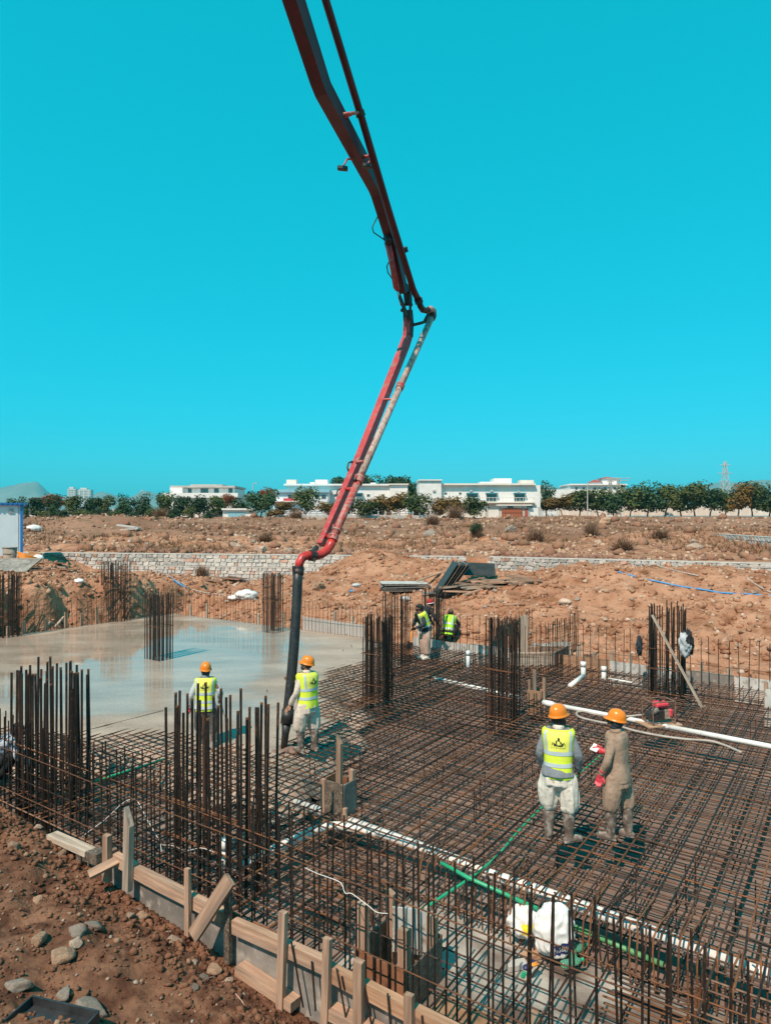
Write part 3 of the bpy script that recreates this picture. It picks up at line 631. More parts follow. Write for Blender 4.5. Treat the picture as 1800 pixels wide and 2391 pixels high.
clamp(c8(306, 2142, 0), c8(304, 2170, 0), .098, .04)
def rod(pts, r, name, m, parent=boom):
    mb = MB(); mb.tube(pts, r, 8); return mb.build(name, m, parent, True)
rod([c7(628, 845, .10), c7(680, 838, .18), c7(745, 832, OFF)], .034, 'pipe_bracket', 'pipe_red'); rod([c7(640, 870, .10), c7(700, 845, .2)], .022, 'pipe_bracket', 'elbow_red')
rod([c7(780, 1155, .08), c7(850, 1150, OFF)], .03, 'pipe_bracket', 'pipe_red'); rod([c7(1030, 1815, .08), c7(1085, 1835, OFF)], .026, 'pipe_bracket', 'steel_bright')
rod([c8(930, 893, .06), c8(995, 893, OFF * .8), c8(1018, 850, OFF)], .026, 'pipe_bracket', 'pipe_red'); rod([c8(735, 1357, .05), c8(775, 1350, OFF * .9)], .03, 'pipe_bracket', 'pipe_red')
rod([c8(655, 1555, .05), c8(712, 1552, OFF)], .034, 'pipe_bracket', 'elbow_red'); rod([c8(512, 1903, .04), c8(565, 1905, OFF)], .038, 'pipe_bracket', 'elbow_red')
rod([c8(1145, 345, .08), c8(1200, 332, .2), c8(1245, 318, OFF)], .035, 'pipe_bracket', 'steel_dark'); rod([c8(1240, 310, OFF), c8(1262, 270, OFF)], .04, 'pipe_bracket', 'steel_dark')
rod([c8(745, 1430, .15), c8(722, 1490, OFF)], .035, 'pipe_bracket', 'rubber'); rod([c8(440, 1985, .05), c8(400, 2040, .12)], .05, 'hose_hook', 'steel_dark')
rod([c8(705, 1350, -.05), c8(675, 1362, -.1), c8(667, 1395, -.1), c8(676, 1425, -.06)], .018, 'handle', 'steel_dark'); rod([c8(625, 1550, -.05), c8(597, 1562, -.1), c8(588, 1590, -.1), c8(602, 1612, -.05)], .018, 'handle', 'steel_dark')
rod([c7(888, 1602, -.1), c7(868, 1640, -.13), c7(850, 1675, -.13), c7(860, 1715, -.13), c7(905, 1745, -.1), c7(945, 1775, -.06)], .013, 'hydraulic_line', 'cable')
rod([c7(972, 1935, -.08), c7(958, 1965, -.1), c7(965, 2010, -.1), c7(1000, 2060, -.06), c7(1012, 2130, -.06)], .013, 'hydraulic_line', 'cable')
rod([c7(940, 1790, -.08), c7(975, 1930, -.08), c7(1008, 2120, -.08)], .012, 'hydraulic_line', 'steel_bright')
for (a, b, c, e) in (((705, 1178), (668, 1172), (640, 1222), (632, 1242)), ((835, 1170), (840, 1180), (820, 1205), (812, 1224))):
    lp = rod([c7(*a, -.06 if a[0] < 800 else .16), c7(*b, -.12 if a[0] < 800 else .2), c7(*c, -.12 if a[0] < 800 else .2)], .018, 'lamp_stem', 'pipe_red')
    mb = MB(); mb.box(c7(*e, -.12 if a[0] < 800 else .2), (.20, .10, .075), Matrix.Rotation(R(6), 3, 'Y'), .012); mb.build('work_lamp', 'rubber', lp)
# rubber end hose
ht = c8(304, 2148, 0); hb = G(663, 1745, .05)
pts = [ht.lerp(hb, t) + Vector((.035 * math.sin(t * math.pi), 0, 0)) for t in [i / 14 for i in range(15)]]
hose = MB(); hose.tube(pts[:13], .086, 16); hose = hose.build('end_hose', 'rubber', boom, True)
mb = MB(); mb.tube([pts[12] + (pts[11] - pts[12]) * .9, pts[12] + (pts[13] - pts[12]) * .2], .104, 16); mb.build('hose_collar', 'rubber', hose, True)
mb = MB(); mb.tube([pts[0] + Vector((0, 0, .02)), pts[0] - Vector((0, 0, .10))], .098, 16); mb.build('hose_collar', 'steel_dark', hose, True)
mb = MB(); mb.tube([pts[12], pts[13], pts[14] - Vector((0, 0, .03))], [.088, .06, .055], 14); mb.build('hose_tip', 'rubber', hose, True)
# freshly dumped concrete at the hose tip
cb = random.Random(5); hp = MB()
for i in range(26):
    a = cb.uniform(0, 6.28); r = cb.uniform(0, .26); s = cb.uniform(.04, .11)
    hp.ell(hb + Vector((r * math.cos(a), r * math.sin(a) * .8, -.03 - r * .15)), (s, s, s * .55), n=8, m=6)
tag(hp.build('concrete_heap', 'blinding', None, True), 'small dark heap of fresh concrete under the hose tip', 'concrete')

# ------------------------------------------------------------------ timber helpers
tr = random.Random(23)
def plank_mb(a, b, w, h, up=(0, 0, 1), cut=0.0, n=3):
    """a board with slightly uneven faces and ragged ends"""
    a = Vector(a); b = Vector(b); y = (b - a).normalized(); up = Vector(up); x = y.cross(up)
    if x.length < 1e-3: x = y.cross(Vector((1, 0, 0)))
    x.normalize(); z = x.cross(y); vs = []; fs = []
    for i in range(n + 1):
        p = a.lerp(b, i / n)
        for sx, sz in ((-1, -1), (1, -1), (1, 1), (-1, 1)):
            e = 0
            if i == n: e = cut * (1 if sx > 0 else -.2) + tr.uniform(-.006, .006)
            q = p + x * (sx * w / 2 * (1 + tr.uniform(-.05, .05))) + z * (sz * h / 2 * (1 + tr.uniform(-.05, .05))) + y * e
            vs.append(q)
    for i in range(n):
        for k in range(4): j = (k + 1) % 4; fs.append((i * 4 + k, i * 4 + j, i * 4 + 4 + j, i * 4 + 4 + k))
    fs.append((3, 2, 1, 0)); fs.append(tuple(n * 4 + k for k in range(4)))
    lo = Vector((tr.uniform(0, 9), tr.uniform(0, 40), tr.uniform(0, 9))); mb = MB(); mb.add(vs, fs); mb.lc = [((q - a).dot(x) + lo.x, (q - a).dot(y) + lo.y, (q - a).dot(z) + lo.z) for q in vs]; return mb
def plank(name, a, b, w, h, m, parent=None, up=(0, 0, 1), cut=0.0): return plank_mb(a, b, w, h, up, cut).build(name, m, parent)
def VP(px, py, v):                       # pixel -> point on the vertical plane v = const
    a = (px - CX) / F; d = v / (a * VD.x + VD.y); return W(px, py, d)
def PPM(p): return F / p.y               # pixels per metre at a point

# near formwork
fw = thing('timber_formwork', 'rough timber and plywood formwork along the near soil bank', 'formwork', UV(-5, V0 - .05, -.45))
u = -7.6
while u < .5:
    L = tr.choice([1.1, 1.22, .9]); dz = tr.uniform(-.03, .03)
    mb = MB(); mb.beam(UV(u, V0 - .045, -.22 + dz), UV(u + L - .012, V0 - .045, -.22 + dz + tr.uniform(-.01, .01)), .018, .50); mb.build('panel', 'ply_grey', fw); u += L
for i, uu in enumerate((-6.15, -5.25, -4.62)):
    mb = MB(); mb.beam(UV(uu, V0 - .02, .03), UV(uu + (.32, .45, .28)[i], V0 - .02, .03), .018, .16); mb.build('panel', 'ply_brown', fw)
wal = [(VP(270, 2004, V0 - .10), VP(318, 2030, V0 - .10)), (VP(310, 2030, V0 - .10), VP(523, 2140, V0 - .10)), (VP(548, 2160, V0 - .10), VP(770, 2258, V0 - .10)), (VP(772, 2268, V0 - .11), VP(840, 2306, V0 - .11)), (VP(850, 2306, V0 - .10), VP(962, 2365, V0 - .10)), (VP(966, 2366, V0 - .11), VP(1250, 2510, V0 - .11))]
for k, (a, b) in enumerate(wal): plank('waler', a, b, .075, .125, 'timber_bright' if k > 2 else 'timber', fw)
for (a, b) in ((VP(560, 2252, V0 - .12), VP(690, 2338, V0 - .12)), (VP(772, 2350, V0 - .12), VP(850, 2392, V0 - .12)), (VP(850, 2385, V0 - .14), VP(1000, 2470, V0 - .14))):
    plank('sole_plank', a + Vector((0, 0, -.03)), b + Vector((0, 0, -.03)), .12, .09, 'timber', fw)
def stake(px, t, b, wpx, m='timber', v=V0 - .175, point=0.0, parent=fw, name='stake', tilt=0, deep=.12):
    A = VP(px + tilt, t, v); B = VP(px, b, v); w = wpx / PPM(B)
    up = VD; B = B + (B - A).normalized() * deep
    o = plank(name, B, A, w, w * .62, m, parent, up=(VD.x, VD.y, 0), cut=point * w); return o
stake(251, 1950, 2031, 21); stake(299, 1920, 2052, 22, 'timber_grey', point=1.5, tilt=3); stake(439, 2028, 2155, 15); stake(533, 2052, 2217, 17, 'ply_film', v=V0 - .13)
stake(656, 2128, 2328, 20, tilt=6); stake(760, 2190, 2366, 20, tilt=5); stake(838, 2243, 2395, 25, v=V0 - .18); stake(955, 2322, 2450, 22)
a = VP(538, 2052, V0 - .20); b = VP(452, 2178, V0 - .34); plank('brace', b - Vector((0, 0, .03)), a, .135, .04, 'timber', fw, up=(-.2, -.75, .62))
a = VP(262, 2012, V0 - .16); plank('brace', a + Vector((-.18, -.16, -.06)), a + Vector((.10, .02, .03)), .10, .035, 'timber', fw, up=(-.2, -.6, .75))
for (x0, y0, x1, y1) in ((680, 2198, 708, 2352), (728, 2245, 737, 2360), (786, 2262, 808, 2378), (848, 2295, 868, 2395), (798, 2280, 804, 2310), (905, 2320, 912, 2400), (985, 2372, 990, 2420)):
    mb = MB(); mb.tube([VP(x1, y1, V0 - .16), VP(x0, y0, V0 - .16)], .009, 5); mb.build('steel_pin', 'rebar_dark', fw)
pk = thing('kerb_plank', 'weathered plank with dark end lying at the foot of the left cage', 'plank', VP(180, 1972, V0 - .08)); plank('board', VP(122, 1950, V0 - .08), VP(212, 1990, V0 - .08), .14, .06, 'timber_grey', pk); plank('end_block', VP(205, 1992, V0 - .07), VP(238, 2004, V0 - .07), .13, .12, 'ply_film', pk)
plank('end_block', VP(190, 2040, V0 - .1), VP(190, 1992, V0 - .1), .10, .07, 'ply_film', pk, up=(VD.x, VD.y, 0))

# box forms
def box_form(label, u0, u1, v0, v1, zb, zt, mats, stakes, group='box forms'):
    root = thing('box_form', label, 'box form', UV((u0 + u1) / 2, (v0 + v1) / 2, zb), group); t = .018
    for k, (a, b) in enumerate((((u0, v0), (u1, v0)), ((u1, v0 + .02), (u1, v1 - .02)), ((u1, v1), (u0, v1)), ((u0, v1 - .02), (u0, v0 + .02)))):
        mb = MB(); zz = zt + tr.uniform(-.03, .03); mb.beam(UV(*a, (zb + zz) / 2), UV(*b, (zb + zz) / 2), t, zz - zb); mb.build('panel', mats[k % len(mats)], root)
    for (su, sv, z1, w, m, pt) in stakes:
        plank('stake', UV(su, sv, zb), UV(su + tr.uniform(-.01, .01), sv, z1), w, w * .7, m, root, up=(VD.x, VD.y, 0), cut=pt * w)
    return root
fc = at(800, 1905)
box_form('small box form with a tall pointed stake amid the rebar', fc[0] - .30, fc[0], fc[1], fc[1] + .30, -.40, .40, ['ply_film', 'ply_grey', 'ply_brown', 'ply_brown'],
         [(fc[0] - .10, fc[1] + .05, .92, .075, 'timber', 1.2), (fc[0] - .33, fc[1] + .02, .40, .07, 'timber', 0), (fc[0] - .04, fc[1] + .24, .52, .07, 'timber', 0), (fc[0] - .26, fc[1] + .26, .45, .05, 'timber', 0), (fc[0] + .025, fc[1] + .02, .1, .06, 'timber', 0)])
box_form('large open box form of brown ply in the near pit', -3.76, -3.20, 4.90, 5.50, -.44, -.04, ['ply_brown', 'ply_film', 'ply_brown', 'ply_film'],
         [(-3.70, 4.945, .36, .10, 'timber', 0), (-3.26, 4.95, .28, .10, 'timber', 0), (-3.72, 5.42, .24, .085, 'timber', .3), (-3.26, 5.42, .17, .09, 'timber', 0), (-3.42, 5.46, -.10, .07, 'timber', 0), (-3.34, 5.455, .20, .05, 'timber_grey', 0)])
mb = MB(); mb.beam(UV(-3.62, 5.30, -.02), UV(-3.30, 5.44, -.02), .02, .42); tag(mb.build('form_panel', 'ply_white'), 'bluish white panel standing inside the large open box form', 'panel')
fc = at(1262, 1636)
box_form('pale box form beside the pipe left of the white vest man', fc[0] - .30, fc[0], fc[1], fc[1] + .30, -.40, .17, ['timber_bright', 'timber', 'timber_bright', 'timber'],
         [(fc[0] - .15, fc[1] + .05, .62, .07, 'timber_grey', 0), (fc[0] - .28, fc[1] + .05, .40, .05, 'timber', 0), (fc[0] + .02, fc[1] + .12, .46, .06, 'timber', 0), (fc[0] - .02, fc[1] + .26, .35, .06, 'timber', 0)])
fc = at(1790, 1652)
box_form('pale box form at the right border of the picture', fc[0] - .04, fc[0] + .5, fc[1], fc[1] + .5, -.40, .40, ['ply_white', 'timber_bright', 'ply_white', 'timber_bright'], [(fc[0] - .02, fc[1] + .02, .52, .07, 'timber', 0)])
# shaft form behind the dense cage
sf = thing('shaft_form', 'low timber form of the small shaft with two tall upright boards', 'formwork', UV((s0[0] + s1[0]) / 2, s0[1], -.4))
plank('board', UV(s0[0] - .1, s0[1] - .5, .14), UV(s1[0] - .15, s1[1] - .6, .14), .03, .40, 'timber_grey', sf); plank('board', UV(s0[0] - .1, s0[1] + .3, .28), UV(s1[0] - .15, s1[1] + .2, .30), .03, .16, 'timber', sf)
plank('board', UV(s1[0] - .12, s1[1] - .55, .12), UV(s1[0] - .12, s1[1] + .5, .16), .03, .36, 'ply_grey', sf); plank('board', UV(s0[0], s0[1] + .75, .20), UV(s1[0] - .1, s1[1] + .65, .22), .03, .42, 'ply_white', sf)
for (px, t, b, w) in ((1219, 1438, 1560, 8), (1227, 1436, 1560, 8), (1256, 1505, 1560, 5), (1247, 1510, 1560, 4)):
    d = 18.4; plank('stake', W(px, b, d), W(px, t, d), w / F * d, .04, 'timber_grey' if w > 6 else 'timber', sf, up=(0, 1, 0))
# far and left edge boards with their pegs
eb = thing('edge_form', 'whitish edge boards with pegs in front of the earth heap', 'formwork', UV(-4, V1 + .05, -.4))
u = -11.2; k = 0
while u < 2.4:
    L = tr.uniform(1.3, 2.3); plank('board', UV(u, V1 + .03, -.10), UV(u + L - .02, V1 + .03 + tr.uniform(-.02, .02), -.10 + tr.uniform(-.02, .02)), .025, .62 + tr.uniform(-.05, .04), ['ply_white', 'ply_white', 'timber_bright', 'ply_white', 'ply_grey'][k % 5], eb); u += L; k += 1
for px, t, w in ((1350, 1509, 9), (1386, 1524, 6), (1427, 1520, 7), (1472, 1526, 6), (1636, 1546, 7), (1702, 1562, 8), (1300, 1512, 6)):
    a = (px - CX) / F; d = (V1 + .08) / (a * VD.x + VD.y); A = W(px, t, d); plank('peg', Vector((A.x, A.y, -.35)), A, w / F * d, .03, 'timber_grey', eb, up=(VD.x, VD.y, 0))
eb = thing('edge_form', 'low grey edge board with pegs behind the wet slab', 'formwork', UV(-14, V1 + .05, -.4))
plank('board', VP(708, 1446, V1 + .03) - Vector((0, 0, .16)), VP(851, 1466, V1 + .03) - Vector((0, 0, .16)), .03, .50, 'concrete_far', eb)
plank('board', UV(U0, V1 + .03, -.22), UV(-17.5, V1 + .03, -.22), .025, .50, 'timber_grey', eb); plank('board', UV(-17.4, V1 + .03, -.24), UV(-13.9, V1 + .03, -.22), .025, .50, 'ply_grey', eb)
for px, t in ((445, 1412), (483, 1408), (604, 1434), (662, 1428), (782, 1428), (823, 1441), (311, 1411)):
    a = (px - CX) / F; d = (V1 + .08) / (a * VD.x + VD.y); A = W(px, t, d); plank('peg', Vector((A.x, A.y, -.35)), A, .10, .05, 'timber_grey', eb, up=(VD.x, VD.y, 0))
eb = thing('edge_form', 'left edge form with pale stakes against the dark cut bank', 'formwork', UV(U0 - .05, 12, -.4))
plank('board', UV(U0 - .03, 8.5, -.22), UV(U0 - .03, V1, -.22), .025, .46, 'timber_grey', eb)
for px, t in ((227, 1417), (192, 1433), (155, 1428), (109, 1445), (57, 1450), (20, 1462)):
    a = (px - CX) / F; d = (U0 - .10) / (a * UD.x + UD.y); A = W(px, t, d); plank('stake', Vector((A.x, A.y, -.38)), A, .11, .05, 'timber', eb, up=(UD.x, UD.y, 0))
for px, t, b in ((150, 1440, 1465), (120, 1452, 1468)):
    a = (px - CX) / F; d = (U0 - .25) / (a * UD.x + UD.y); A = W(px, t, d); B = W(px - 22, b, d - .3); plank('brace', B, A, .09, .04, 'timber_grey', eb)

# ------------------------------------------------------------------ pipes and cables on the mat
def pipe(name, label, cat, pts, r, m, n=12, group=None):
    mb = MB(); mb.tube(pts, r, n); return tag(mb.build(name, m, None, True), label, cat, group)
def smooth_path(pts, k=6):
    out = []; P = [pts[0]] + list(pts) + [pts[-1]]
    for i in range(1, len(P) - 2):
        for j in range(k):
            t = j / k; a, b, c, d = P[i - 1], P[i], P[i + 1], P[i + 2]
            out.append(.5 * ((2 * b) + (-a + c) * t + (2 * a - 5 * b + 4 * c - d) * t * t + (-a + 3 * b - 3 * c + d) * t ** 3))
    out.append(P[-2]); return out
zp = -.078
np_ = thing('drain_pipe', 'long white plastic pipe running under the near bars to the right corner', 'pipe', G(1100, 2019, zp))
def pp(parent, name, pts, r, m='pvc'):
    mb = MB(); mb.tube(pts, r, 14); return mb.build(name, m, parent, True)
pp(np_, 'length', [G(689, 1871, zp), G(1700, 2243, zp)], .062); pp(np_, 'length', [G(1700, 2243, zp), G(1980, 2346, zp)], .062); pp(np_, 'socket', [G(1762, 2266, zp), G(1785, 2274, zp)], .064); pp(np_, 'socket', [G(1130, 2033, zp), G(1160, 2044, zp)], .062)
br = smooth_path([G(880, 1945, zp), G(830, 1934, zp), G(780, 1928, zp), G(740, 1937, zp), G(690, 1960, zp - .02), G(610, 1998, zp - .06), G(560, 2022, zp - .12)])
pp(np_, 'branch', br, .054); pp(np_, 'socket', br[4:7], .062)
up_ = thing('drain_pipe', 'white plastic pipe crossing the mat behind the two talking workers', 'pipe', G(1400, 1660, .04))
pp(up_, 'length', [G(1012, 1584, -.04), G(1215, 1630, -.04)], .050); pp(up_, 'length', [G(1275, 1642, .05), G(1560, 1697, .05)], .045); pp(up_, 'length', [G(1555, 1696, .05), G(1900, 1763, .05)], .045); pp(up_, 'socket', [G(1268, 1640, .05), G(1290, 1645, .05)], .06)
def upright(label, px, t, b, r=.055, cap=True):
    B = G(px, b, .0); A = W(px, t, B.y); root = thing('pipe_stub', label, 'pipe', B); pp(root, 'length', [B - Vector((0, 0, .2)), A], r); pp(root, 'socket', [A - Vector((0, 0, .10)), A + Vector((0, 0, .02))], r * 1.13); return root
upright('white pipe stub standing in front of the crouching workers', 1092, 1521, 1557)
us_ = upright('white upright pipe with elbow in front of the shovel', 1361, 1547, 1577, .06); pp(us_, 'elbow_length', [G(1361, 1578, .02), G(1330, 1602, .0)], .055)
upright('short white pipe stub right of the shovel', 1409, 1558, 1585, .055)
upright('white pipe stub rising among the bars of the foreground cage', 527, 1962, 2010, .05)
pp(thing('conduit', 'short white conduit lying on the mat by the shaft', 'conduit', G(1480, 1590)), 'length', [G(1420, 1584, .02), G(1475, 1594, .02)], .02)
pipe('green_conduit', 'bright green conduit running up the mat towards the brown clad worker', 'conduit', smooth_path([G(962, 2142, .10), G(1030, 2095, .09), G(1105, 2045, .07), G(1160, 1999, .0), G(1219, 1931, -.03), G(1290, 1862, -.03), G(1400, 1765, -.03), G(1440, 1730, -.03)]), .016, 'green_pipe', 8)
pipe('green_conduit', 'bright green conduit crossing over the near pit', 'conduit', [G(1030, 2015, .12), G(1094, 2050, .10), G(1251, 2120, -.05), G(1290, 2140, -.16)], .021, 'green_pipe', 8)
pipe('green_strip', 'dull green strip lying in the pit below the white pipe', 'conduit', [G(1318, 2155, -.30), G(1548, 2253, -.32)], .028, 'green_dull', 6)
pipe('green_conduit', 'thin green conduit on the mat behind the left cage', 'conduit', [G(215, 1826, .03), G(300, 1800, .03), G(385, 1772, .03)], .017, 'green_pipe', 6)
pipe('white_cable', 'white cable arching up in a loop between the two near cages', 'cable', smooth_path([W(176, 1965, 8.3), W(243, 1916, 8.2), W(285, 1877, 8.1), W(305, 1867, 8.05), W(322, 1871, 8.0), W(345, 1915, 7.9), W(372, 1962, 7.8), W(378, 1990, 7.75)]), .0045, 'pvc', 6)
pipe('white_rope', 'thin white rope trailing along the near tie bar', 'rope', smooth_path([VP(712, 2026, V0 + .12), VP(742, 2040, V0 + .12), VP(762, 2047, V0 + .12), VP(795, 2061, V0 + .12), VP(806, 2085, V0 + .1), VP(822, 2087, V0 + .1), VP(860, 2115, V0 + .12), VP(880, 2130, V0 + .12), VP(905, 2133, V0 + .12)]), .0034, 'pvc', 5)
pipe('white_rope', 'short white rope with loose end beside the foreground cage', 'rope', smooth_path([W(380, 1973, 7.7), W(405, 1975, 7.7), W(435, 1986, 7.6), W(470, 1980, 7.5), W(500, 1990, 7.4)]), .004, 'pvc', 5)
pipe('vibrator_hose', 'grey flexible hose looping from the small engine over the mat', 'hose', smooth_path([G(1502, 1669, .12), G(1440, 1674, .10), G(1390, 1668, .09), G(1360, 1661, .08), G(1346, 1664, .06), G(1352, 1674, .05), G(1390, 1684, .04), G(1440, 1694, .05), G(1480, 1706, .05), G(1540, 1718, .05), G(1600, 1726, .05), G(1655, 1730, .05), G(1690, 1740, .045), G(1730, 1757, .045)]), .021, 'hose_grey', 8)

# engine with pipe frame
e0 = G(1537, 1690, .045); eng = thing('vibrator_engine', 'small red petrol engine in a pipe frame on a brown plate', 'engine', e0)
def E(x, y, z): return e0 + Vector((x, y, z))
MZ = Matrix.Rotation(R(14), 3, 'Z')
def ER(x, y, z): return e0 + MZ @ Vector((x, y, z))
mb = MB(); mb.box(ER(0, 0, .012), (.70, .42, .024), MZ); mb.build('base_plate', 'rock_brown', eng)
fr = MB()
for sx in (-.23, .23):
    for sy in (-.16, .16): fr.tube([ER(sx, sy, .02), ER(sx, sy, .44)], .012, 6)
    fr.tube([ER(sx, -.16, .44), ER(sx, .16, .44)], .012, 6); fr.tube([ER(sx, -.16, .06), ER(sx, .16, .06)], .012, 6)
for sy in (-.16, .16): fr.tube([ER(-.23, sy, .44), ER(.23, sy, .44)], .012, 6); fr.tube([ER(-.23, sy, .06), ER(.23, sy, .06)], .012, 6)
fr.build('frame', 'rebar_light', eng)
mb = MB(); mb.box(ER(.03, 0, .36), (.26, .20, .11), MZ, .03); tk = mb.build('fuel_tank', 'glove_red', eng); mb = MB(); mb.tube([ER(.03, 0, .41), ER(.03, 0, .44)], .03, 10); mb.build('cap', 'rubber', tk)
mb = MB(); mb.box(ER(-.02, 0, .18), (.22, .20, .20), MZ, .02); mb.build('crankcase', 'steel_dark', eng)
mb = MB()
for i in range(6): mb.box(ER(.06 + i * .018, -.03, .20), (.006, .17, .17), MZ)
mb.build('cooling_fins', 'rock_grey', eng); mb = MB(); mb.tube([ER(-.14, -.11, .17), ER(-.14, .09, .17)], .085, 14); mb.build('flywheel', 'steel_dark', eng)
mb = MB(); mb.box(ER(.18, -.05, .22), (.08, .16, .14), MZ, .02); mb.build('air_filter', 'glove_red', eng); mb = MB(); mb.tube([ER(-.2, -.1, .26), ER(-.1, -.1, .30)], .05, 10); mb.build('silencer', 'ply_grey', eng)
# plank, shovel, clothes
tag(plank_mb(G(1638, 1652, .03), W(1522, 1436, 14.35), .06, .035).build('leaning_plank', 'timber_grey'), 'long pale plank leaning against the right cage', 'plank')
sh = thing('shovel', 'shovel leaning handle up at the far edge boards', 'shovel', W(1371, 1548, 18.0)); mb = MB(); mb.tube([W(1374, 1530, 18.0), W(1387, 1470, 18.25)], .022, 8); mb.build('handle', 'timber', sh)
B = W(1372, 1527, 18.0); x = Vector((.20, .03, 0)); z = Vector((-.03, .05, -.30)); vs = []
for i in range(6):
    for j in range(5): s = (j - 2) / 2; t = i / 5; wd = 1 - .35 * max(0, t - .6) / .4; vs.append(B + x * (s * .62 * wd) + z * t + Vector((0, -.05 * (1 - s * s) * math.sin(t * 2.6), 0)))
fs = [(i * 5 + j, i * 5 + j + 1, i * 5 + j + 6, i * 5 + j + 5) for i in range(5) for j in range(4)]; mb = MB(); mb.add(vs, fs); mb.add([p + Vector((0, .006, 0)) for p in vs], [f[::-1] for f in fs]); mb.build('blade', 'rebar_light', sh, True)
def cloth_blob(name, label, cat, c, r, m, seed, f=3.0, amp=.35, group=None, sub=4, flat=None, two=None):
    bm = bmesh.new(); bmesh.ops.create_icosphere(bm, subdivisions=sub, radius=1)
    for v in bm.verts:
        n = mnoise.noise(v.co * f + Vector((seed, seed * .7, 0))); n2 = 1 - 2 * abs(mnoise.noise(v.co * f * 1.3 + Vector((seed * 2, 3, 1)))); k = 1 + amp * (.6 * n + .4 * n2)
        v.co = Vector((v.co.x * r[0] * k, v.co.y * r[1] * k, v.co.z * r[2] * k))
        if flat is not None and v.co.z < -flat: v.co.z = -flat + (v.co.z + flat) * .12
    me = bpy.data.meshes.new(name); bm.to_mesh(me); bm.free(); me.materials.append(MATS[m])
    if two: me.materials.append(MATS[two[0]]); me.polygons.foreach_set('material_index', [1 if two[1](p.center) else 0 for p in me.polygons])
    me.polygons.foreach_set('use_smooth', [True] * len(me.polygons)); o = bpy.data.objects.new(name, me); col.objects.link(o); o.location = c
    return tag(o, label, cat, group) if label else o
cloth_blob('hung_jacket', 'grey and black jacket hung on the right cage', 'jacket', W(1602, 1502, 14.35), (.12, .07, .24), 'cloth_pale', 3, 2.0, .9, two=('cloth_black', lambda c: c.x + c.z * .4 + .05 * math.sin(c.z * 25) > .01))
cloth_blob('hung_rag', 'dark rag tied on the thin bars left of the right cage', 'rag', W(1492, 1507, 16.2), (.06, .04, .17), 'cloth_navy', 8, 2.2, .95)
# ------------------------------------------------------------------ stone walls
br_ = random.Random(77)
def stone_mesh(seed):
    q = random.Random(seed); P = []; fs = []
    for y, ins in ((.5, 0), (-.25, 0.02), (-.5, .14)):
        for (x, z) in ((-.5, -.36), (-.36, -.5), (.36, -.5), (.5, -.36), (.5, .36), (.36, .5), (-.36, .5), (-.5, .36)):
            s = 1 - ins; P.append((x * s * q.uniform(.88, 1.03), y + (q.uniform(-.1, .1) if y < 0 else 0), z * s * q.uniform(.88, 1.03)))
    for r in range(2):
        for i in range(8): j = (i + 1) % 8; fs.append((r * 8 + i, r * 8 + j, r * 8 + 8 + j, r * 8 + 8 + i))
    fs.append(tuple(range(16, 24))); fs.append(tuple(range(7, -1, -1)))
    out = []
    for m in ('stone_a', 'stone_b', 'stone_c'):
        me = bpy.data.meshes.new('stone'); me.from_pydata(P, [], fs); me.materials.append(MATS[m]); me.polygons.foreach_set('use_smooth', [False] * len(fs)); out.append(me)
    return out
STONES = [stone_mesh(s) for s in range(8)]
def stone_wall(label, pts, tiers, thick=.4, sw=.40, sh=.24, limit=290, coping=True):
    """pts: world xy polyline; tiers: (z0, z1, forward)"""
    root = thing('stone_wall', label, 'stone wall', (pts[0][0], pts[0][1], tiers[-1][0])); cnt = 0; rest = MB()
    for si in range(len(pts) - 1):
        a = Vector((*pts[si], 0)); b = Vector((*pts[si + 1], 0)); L = (b - a).length; t = (b - a) / L; n = Vector((t.y, -t.x, 0)); rz = math.atan2(t.y, t.x)
        for (z0, z1, fwd) in tiers:
            mb = MB(); mb.beam(a + n * (fwd - thick / 2) + Vector((0, 0, (z0 + z1) / 2)), b + n * (fwd - thick / 2) + Vector((0, 0, (z0 + z1) / 2)), thick, z1 - z0); mb.build('mortar_core', 'mortar', root)
            if coping: mb = MB(); mb.beam(a + n * (fwd - thick / 2 + .03) + Vector((0, 0, z1 + .025)), b + n * (fwd - thick / 2 + .03) + Vector((0, 0, z1 + .025)), thick + .06, .05); mb.build('coping', 'mortar', root)
            rows = max(1, round((z1 - z0) / sh)); rh = (z1 - z0) / rows
            for r in range(rows):
                x = br_.uniform(-.2, 0)
                while x < L:
                    w = sw * br_.uniform(.5, 1.7); hh = rh * br_.uniform(.80, 1.06); c = a + t * (x + w / 2) + n * (fwd + .01) + Vector((0, 0, z0 + rh * (r + .5) + br_.uniform(-.012, .012)))
                    m = br_.choices([0, 1, 2], [.5, .14, .36])[0]
                    if cnt < limit: inst('stone', br_.choice(STONES)[m], root, c, (br_.uniform(-.08, .08), br_.uniform(-.22, .22), rz), (w * .93, .12, hh))
                    else:
                        M = Matrix.Translation(c) @ Matrix.Rotation(rz, 4, 'Z') @ Matrix.Diagonal((w * .93, .12, hh, 1)); me = br_.choice(STONES)[m]; rest.cur = m
                        rest.add([M @ v.co for v in me.vertices], [tuple(p.vertices) for p in me.polygons])
                    cnt += 1; x += w
    if rest.v: rest.build('smaller_stones', ['stone_a', 'stone_b', 'stone_c'], root)['kind'] = 'stuff'
    return root
stone_wall('long grey two-tier stone wall behind the slab', [(-25, float(wall_y(-25))), (-12, float(wall_y(-12))), (4.4, float(wall_y(4.4)))], [(.98, 1.66, 0), (-.5, .93, .16)], sw=.32, sh=.21)
stone_wall('grey and orange stone wall behind the earth heap at right', [(5.75, float(wall_y(5.7))), (18.3, float(wall_y(18.3))), (22, float(wall_y(22)))], [(.85, 1.66, 0), (.0, .80, .14)], sw=.33, sh=.22)
p0 = W(1590, 1250, 63.8); p1 = W(1735, 1272, 50.0); p2 = W(1860, 1296, 41)
